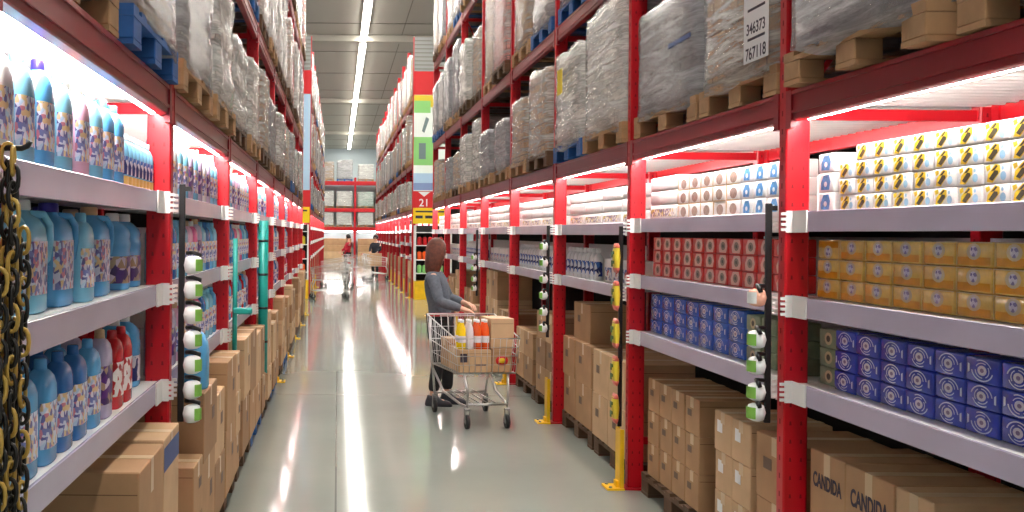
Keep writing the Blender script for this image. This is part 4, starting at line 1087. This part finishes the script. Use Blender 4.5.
def cart_carton(x0, x1, y0, y1, z0, z1, label, m, txt=None, red=False):
    o = carton(x0, x1, y0, y1, z0, z1, label, m, 1)
    o.location = CM @ Vector(o.location); o.rotation_euler = (0, 0, math.radians(9))
    bb = (y1 - y0) / 2; h = z1 - z0
    if txt: MB().box(0.0, 0.09, -bb - .0014, -bb - .0005, h * 0.30, h * 0.36, 'ink').build('printed_line', o)
    if txt: MB().box(-0.13, -0.07, -bb - .0014, -bb - .0005, h * 0.45, h * 0.82, 'ink').build('printed_mark', o)
    if red:
        q = MB().loft([(0, .055, .04), (.0008, .055, .04)], 'sign_red', 18); q.loft([(.0009, .03, .022), (.0014, .03, .022)], 'logo_yellow', 14)
        q.v = [(p[0], -bb - 0.0005 - p[2], p[1] + h * 0.5) for p in q.v]; q.f = [f[::-1] for f in q.f]; q.build('printed_logo', o)
    return o
cart_carton(-0.225, 0.045, -0.375, -0.02, 0.456, 0.645, 'brown carton with dark mark low in the cart, beneath the bottle pack', 'carton_light', 'FRAGIL')
cart_carton(0.05, 0.225, -0.375, -0.02, 0.456, 0.65, 'brown carton with red and yellow logo in the cart', 'carton', None, True)
cart_carton(0.045, 0.245, -0.36, -0.05, 0.652, 0.90, 'brown carton lying on top of the logo carton in the cart', 'carton_light', None)
cart_carton(-0.225, 0.225, 0.0, 0.24, 0.456, 0.70, 'wide brown carton at the rear of the cart basket', 'carton', None)
for k, (dx, m, nm) in enumerate(((-0.195, 'juice_yellow', 'yellow'), (-0.128, 'clear_wrap', 'pale pink'), (-0.061, 'juice_orange', 'orange'), (0.006, 'juice_orange', 'orange'))):
    for row, dy in enumerate((-0.335, -0.265)):
        o = MB().loft([(0, .023, .023), (.005, .026, .026), (.12, .026, .026), (.16, .022, .022), (.19, .012, .012), (.205, .011, .011)], m, 16).build('juice_bottle')
        MB().loft([(.2, .013, .013), (.222, .013, .013)], 'cap_white', 12).build('cap', o)
        MB().wrap(.05, .1, .026, .026, -PI, PI, 'clear_wrap').build('label', o)
        o.location = CM @ Vector((dx, dy, 0.647)); o.scale = (1.25, 1.25, 1.1)
        tag(o, '%s juice bottle, %s across in the %s row on the carton in the cart' % (nm, ORD[k], ('front', 'back')[row]), 'bottle', 'juice bottles in the cart')
# farther carts
o = put(CT.get(), (-0.20, 25.7, 0), (0, 0, math.radians(-80))); tag(o, 'empty steel cart standing at the crossing near the bottle rack end', 'shopping cart')
o = put(CT.get(), (0.66, 35.5, 0), (0, 0, math.radians(70))); tag(o, 'empty steel cart beyond the crossing, beside the person in red', 'shopping cart')
o = put(CT.get(), (1.31, 36.9, 0), (0, 0, math.radians(84))); tag(o, 'steel cart holding a pale carton beyond the crossing by the soap side', 'shopping cart')
o = put(CT.get(), (-0.02, 31.5, 0), (0, 0, math.radians(-70))); tag(o, 'steel cart past the crossing close to the farther bottle rack', 'shopping cart')
carton(1.12, 1.54, 36.74, 37.06, 0.46, 0.90, 'pale brown carton riding in the farther cart', 'carton_light', 1)
# ------------------------------------------------------------------ people
def skin_mesh(name, joints, edges, m, parent, root=0, sub=2):
    me = bpy.data.meshes.new(name); me.from_pydata([j[:3] for j in joints], edges, []); me.materials.append(M[m])
    o = bpy.data.objects.new(name, me); C.objects.link(o)
    if parent: o.parent = parent
    sk = o.modifiers.new('skin', 'SKIN'); sk.use_smooth_shade = True
    if not me.skin_vertices: me.skin_vertices.new()
    for i, j in enumerate(joints):
        r = j[3]; me.skin_vertices[0].data[i].radius = r if isinstance(r, tuple) else (r, r)
    me.skin_vertices[0].data[root].use_root = True
    sb = o.modifiers.new('sub', 'SUBSURF'); sb.levels = sub; sb.render_levels = sub
    return o
class Sk:
    def __init__(s): s.j, s.e = [], []
    def chain(s, pts, start=None):
        prev = start; ids = []
        for p in pts:
            s.j.append(p); i = len(s.j) - 1; ids.append(i)
            if prev is not None: s.e.append((prev, i))
            prev = i
        return ids
def person(name, loc, rz, label, hair, top, trousers, pose, hair_long=True, yaw=0.0):
    """local frame: faces +x, left side is +y; pose gives hand and elbow places"""
    t = empty(name, loc, rz); tag(t, label, 'person')
    k = Sk()
    tr = k.chain([(0, 0, .80, (.085, .11)), (-.01, 0, .92, (.065, .085)), (-.03, 0, 1.06, (.055, .085)), (-.05, 0, 1.17, (.045, .07)), (-.05, 0, 1.26, (.040, .045)), (-.04, 0, 1.32, (.045, .045)), (-.03, 0, 1.40, (.072, .066)), (-.035, 0, 1.47, (.078, .068)), (-.035, 0, 1.515, (.05, .045))])
    LEG = []
    for s in (-1, 1):
        hx, kx, ax = pose['leg'][0 if s < 0 else 1]
        LEG.append([(0.0, s * .075, .76, .078), (kx, s * .085, .43, .052), (ax, s * .085, .10, .036), (ax + .0, s * .085, .05, .036), (ax + .13, s * .095, .03, .030)])
        k.chain(LEG[-1], tr[0])
    ARM = []
    for s, nm in ((-1, 'r'), (1, 'l')):
        sh = (-.05, s * .162, 1.205, .048); el, wr = pose[nm]
        mid = tuple(Vector(sh[:3]).lerp(Vector(el), 0.5)) + (.042,)
        ch = [sh, mid, tuple(el) + (.036,), tuple(Vector(el).lerp(Vector(wr), 0.5)) + (.032,), tuple(wr) + (.024,)]
        ARM.append(ch)
        ids = k.chain(ch, tr[3])
        d = (Vector(wr) - Vector(el)).normalized(); side = d.cross(Vector((0, 0, 1)))
        side = side.normalized() if side.length > 0.1 else Vector((0, 1, 0))
        pc = Vector(wr) + d * .045
        pid = k.chain([tuple(pc) + ((.022, .014),)], ids[-1])[0]
        for f, ln in enumerate((.062, .072, .068, .054)):
            off = side * (-.027 + .018 * f); b0 = pc + d * .02 + off; b1 = b0 + d * ln * .5 + Vector((0, 0, -.012)); b2 = b1 + d * ln * .2 + Vector((0, 0, -.035))
            k.chain([tuple(b0) + (.0085,), tuple(b1) + (.0085,), tuple(b2) + (.0075,)], pid)
        tb0 = Vector(wr) + d * .02 - side * .03; k.chain([tuple(tb0) + (.010,), tuple(tb0 + d * .035 - side * .018 + Vector((0, 0, -.015))) + (.0085,)], pid)
    skin_mesh('body', k.j, k.e, 'skin', t)
    # clothes
    c = Sk(); tt = c.chain([(0, 0, .76, (.125, .155)), (0, 0, .84, (.118, .15)), (-.01, 0, .94, (.112, .14)), (-.03, 0, 1.07, (.13, .165)), (-.05, 0, 1.18, (.105, .16)), (-.05, 0, 1.25, (.07, .08))])
    for ch in ARM: c.chain([(p[0], p[1], p[2], (p[3] if not isinstance(p[3], tuple) else p[3][0]) + .016) for p in ch[:-1]] + [tuple(Vector(ch[-2][:3]).lerp(Vector(ch[-1][:3]), .8)) + (.036,)], tt[4])
    skin_mesh('sweater', c.j, c.e, top, t)
    c = Sk(); w = c.chain([(0, 0, .80, (.108, .14))])
    for L_ in LEG: c.chain([(p[0], p[1], p[2], p[3] + .014) for p in L_[:2]] + [(L_[2][0], L_[2][1], .12, .056)], w[0])
    skin_mesh('trousers', c.j, c.e, trousers, t)
    for L_ in LEG:
        a = L_[3]
        b = MB().loft([(0, .125, .042, a[0] + .055, a[1]), (.018, .13, .046, a[0] + .055, a[1]), (.045, .115, .043, a[0] + .045, a[1]), (.07, .065, .040, a[0] + .005, a[1]), (.10, .048, .040, a[0] - .005, a[1])], 'shoe_dark', 18, 2.3)
        b.build('shoe', t)
    # face
    hx, hz = -.03, 1.42
    HY = Matrix.Translation((-.035, 0, 0)) @ Matrix.Rotation(yaw, 4, 'Z') @ Matrix.Translation((.035, 0, 0))
    f = MB()
    for s in (-1, 1):
        f.loft([(-.008, .004, .008), (0, .008, .013), (.008, .004, .008)], 'eye_white', 10, xf=Matrix.Translation((hx + .068, s * .030, hz + .022)))
        f.loft([(-.005, .003, .004), (0, .005, .006), (.005, .003, .004)], 'hair_dark', 8, xf=Matrix.Translation((hx + .073, s * .030, hz + .022)))
    f.build('eyes', t).matrix_local = HY
    MB().loft([(-.018, .012, .014), (-.008, .016, .014), (.02, .007, .008), (.03, .003, .005)], 'skin', 10, xf=Matrix.Translation((hx + .074, 0, hz + .0))).build('nose', t).matrix_local = HY
    MB().loft([(-.006, .004, .014), (0, .007, .022), (.006, .004, .014)], 'lip', 10, xf=Matrix.Translation((hx + .066, 0, hz - .040))).build('mouth', t).matrix_local = HY
    e = MB()
    for s in (-1, 1): e.loft([(-.03, .006, .005), (-.01, .014, .008), (.02, .017, .009), (.03, .008, .006)], 'skin', 10, xf=Matrix.Translation((hx - .005, s * .074, hz + .005)))
    e.build('ears', t).matrix_local = HY
    zl = 1.225 if hair_long else 1.40
    hb = MB().loft([(zl, .045, .075, -.085, 0), (zl + .02, .058, .090, -.083, 0), ((zl + 1.42) / 2, .076, .102, -.070, 0), (1.40, .088, .102, -.055, 0), (1.46, .093, .098, -.048, 0), (1.50, .087, .090, -.043, 0), (1.53, .070, .073, -.041, 0), (1.553, .046, .048, -.04, 0), (1.566, .018, .018, -.04, 0)], hair, 24, 2.1)
    hb.build('hair', t).matrix_local = HY
    return t
WL = (0.965, 9.84, 0.0); wa = math.radians(-14)
person('person', WL, wa, 'woman with auburn hair in grey sweater and black trousers behind the loaded cart',
       'hair_auburn', 'sweater_grey', 'trousers_black',
       {'leg': [(0, .0, -.05), (0, .06, .06)], 'r': ((.03, -.26, .98), (.255, -.25, .915)), 'l': ((.05, .22, .99), (.22, .12, .95))}, True, math.radians(36))
person('person', (0.36, 40.5, 0), math.radians(200), 'person in a red top standing far down the aisle', 'hair_dark', 'shirt_red', 'trousers_black',
       {'leg': [(0, .02, -.03), (0, .03, .05)], 'r': ((.03, -.2, .99), (.2, -.14, .9)), 'l': ((.03, .2, .99), (.2, .14, .9))}, False)
person('person', (1.40, 39.2, 0), math.radians(250), 'person in dark clothes behind the farther loaded cart', 'hair_dark', 'shirt_dark', 'trousers_black',
       {'leg': [(0, .02, -.03), (0, .03, .05)], 'r': ((.03, -.2, .99), (.2, -.14, .9)), 'l': ((.03, .2, .99), (.2, .14, .9))}, False)

# ------------------------------------------------------------------ light, camera, colour
w = bpy.data.worlds.new('ambient_fill'); S.world = w; w.use_nodes = True  # even background light added as fill from the open sides, no real source
w.node_tree.nodes['Background'].inputs['Color'].default_value = (0.95, 0.98, 1.0, 1); w.node_tree.nodes['Background'].inputs['Strength'].default_value = 0.46
cd = bpy.data.cameras.new('camera'); cam = bpy.data.objects.new('camera', cd); C.objects.link(cam)
cd.sensor_width = 36; cd.lens = 36 * 1050 / 1024; cd.shift_x = (512 - 338) / 1024; cd.shift_y = -(256 - 233) / 1024; cd.clip_end = 200; cd.clip_start = 0.05
cam.location = (0, 0, 1.6)
cam.rotation_euler = (Matrix.Rotation(PI / 2, 3, 'X') @ Matrix.Rotation(math.radians(0.5), 3, 'Z')).to_euler()
S.camera = cam
S.view_settings.view_transform = 'Standard'; S.view_settings.look = 'None'; S.view_settings.gamma = 1; S.view_settings.use_curve_mapping = False
S.view_settings.exposure = 0.42
S.cycles.use_denoising = True; S.cycles.max_bounces = 7; S.cycles.transparent_max_bounces = 12
S.cycles.sample_clamp_indirect = 6
for q in BADLABELS: print('BADLABEL', q)
print('OBJECTS', len(C.objects), 'TOP', sum(1 for o in C.objects if o.parent is None))
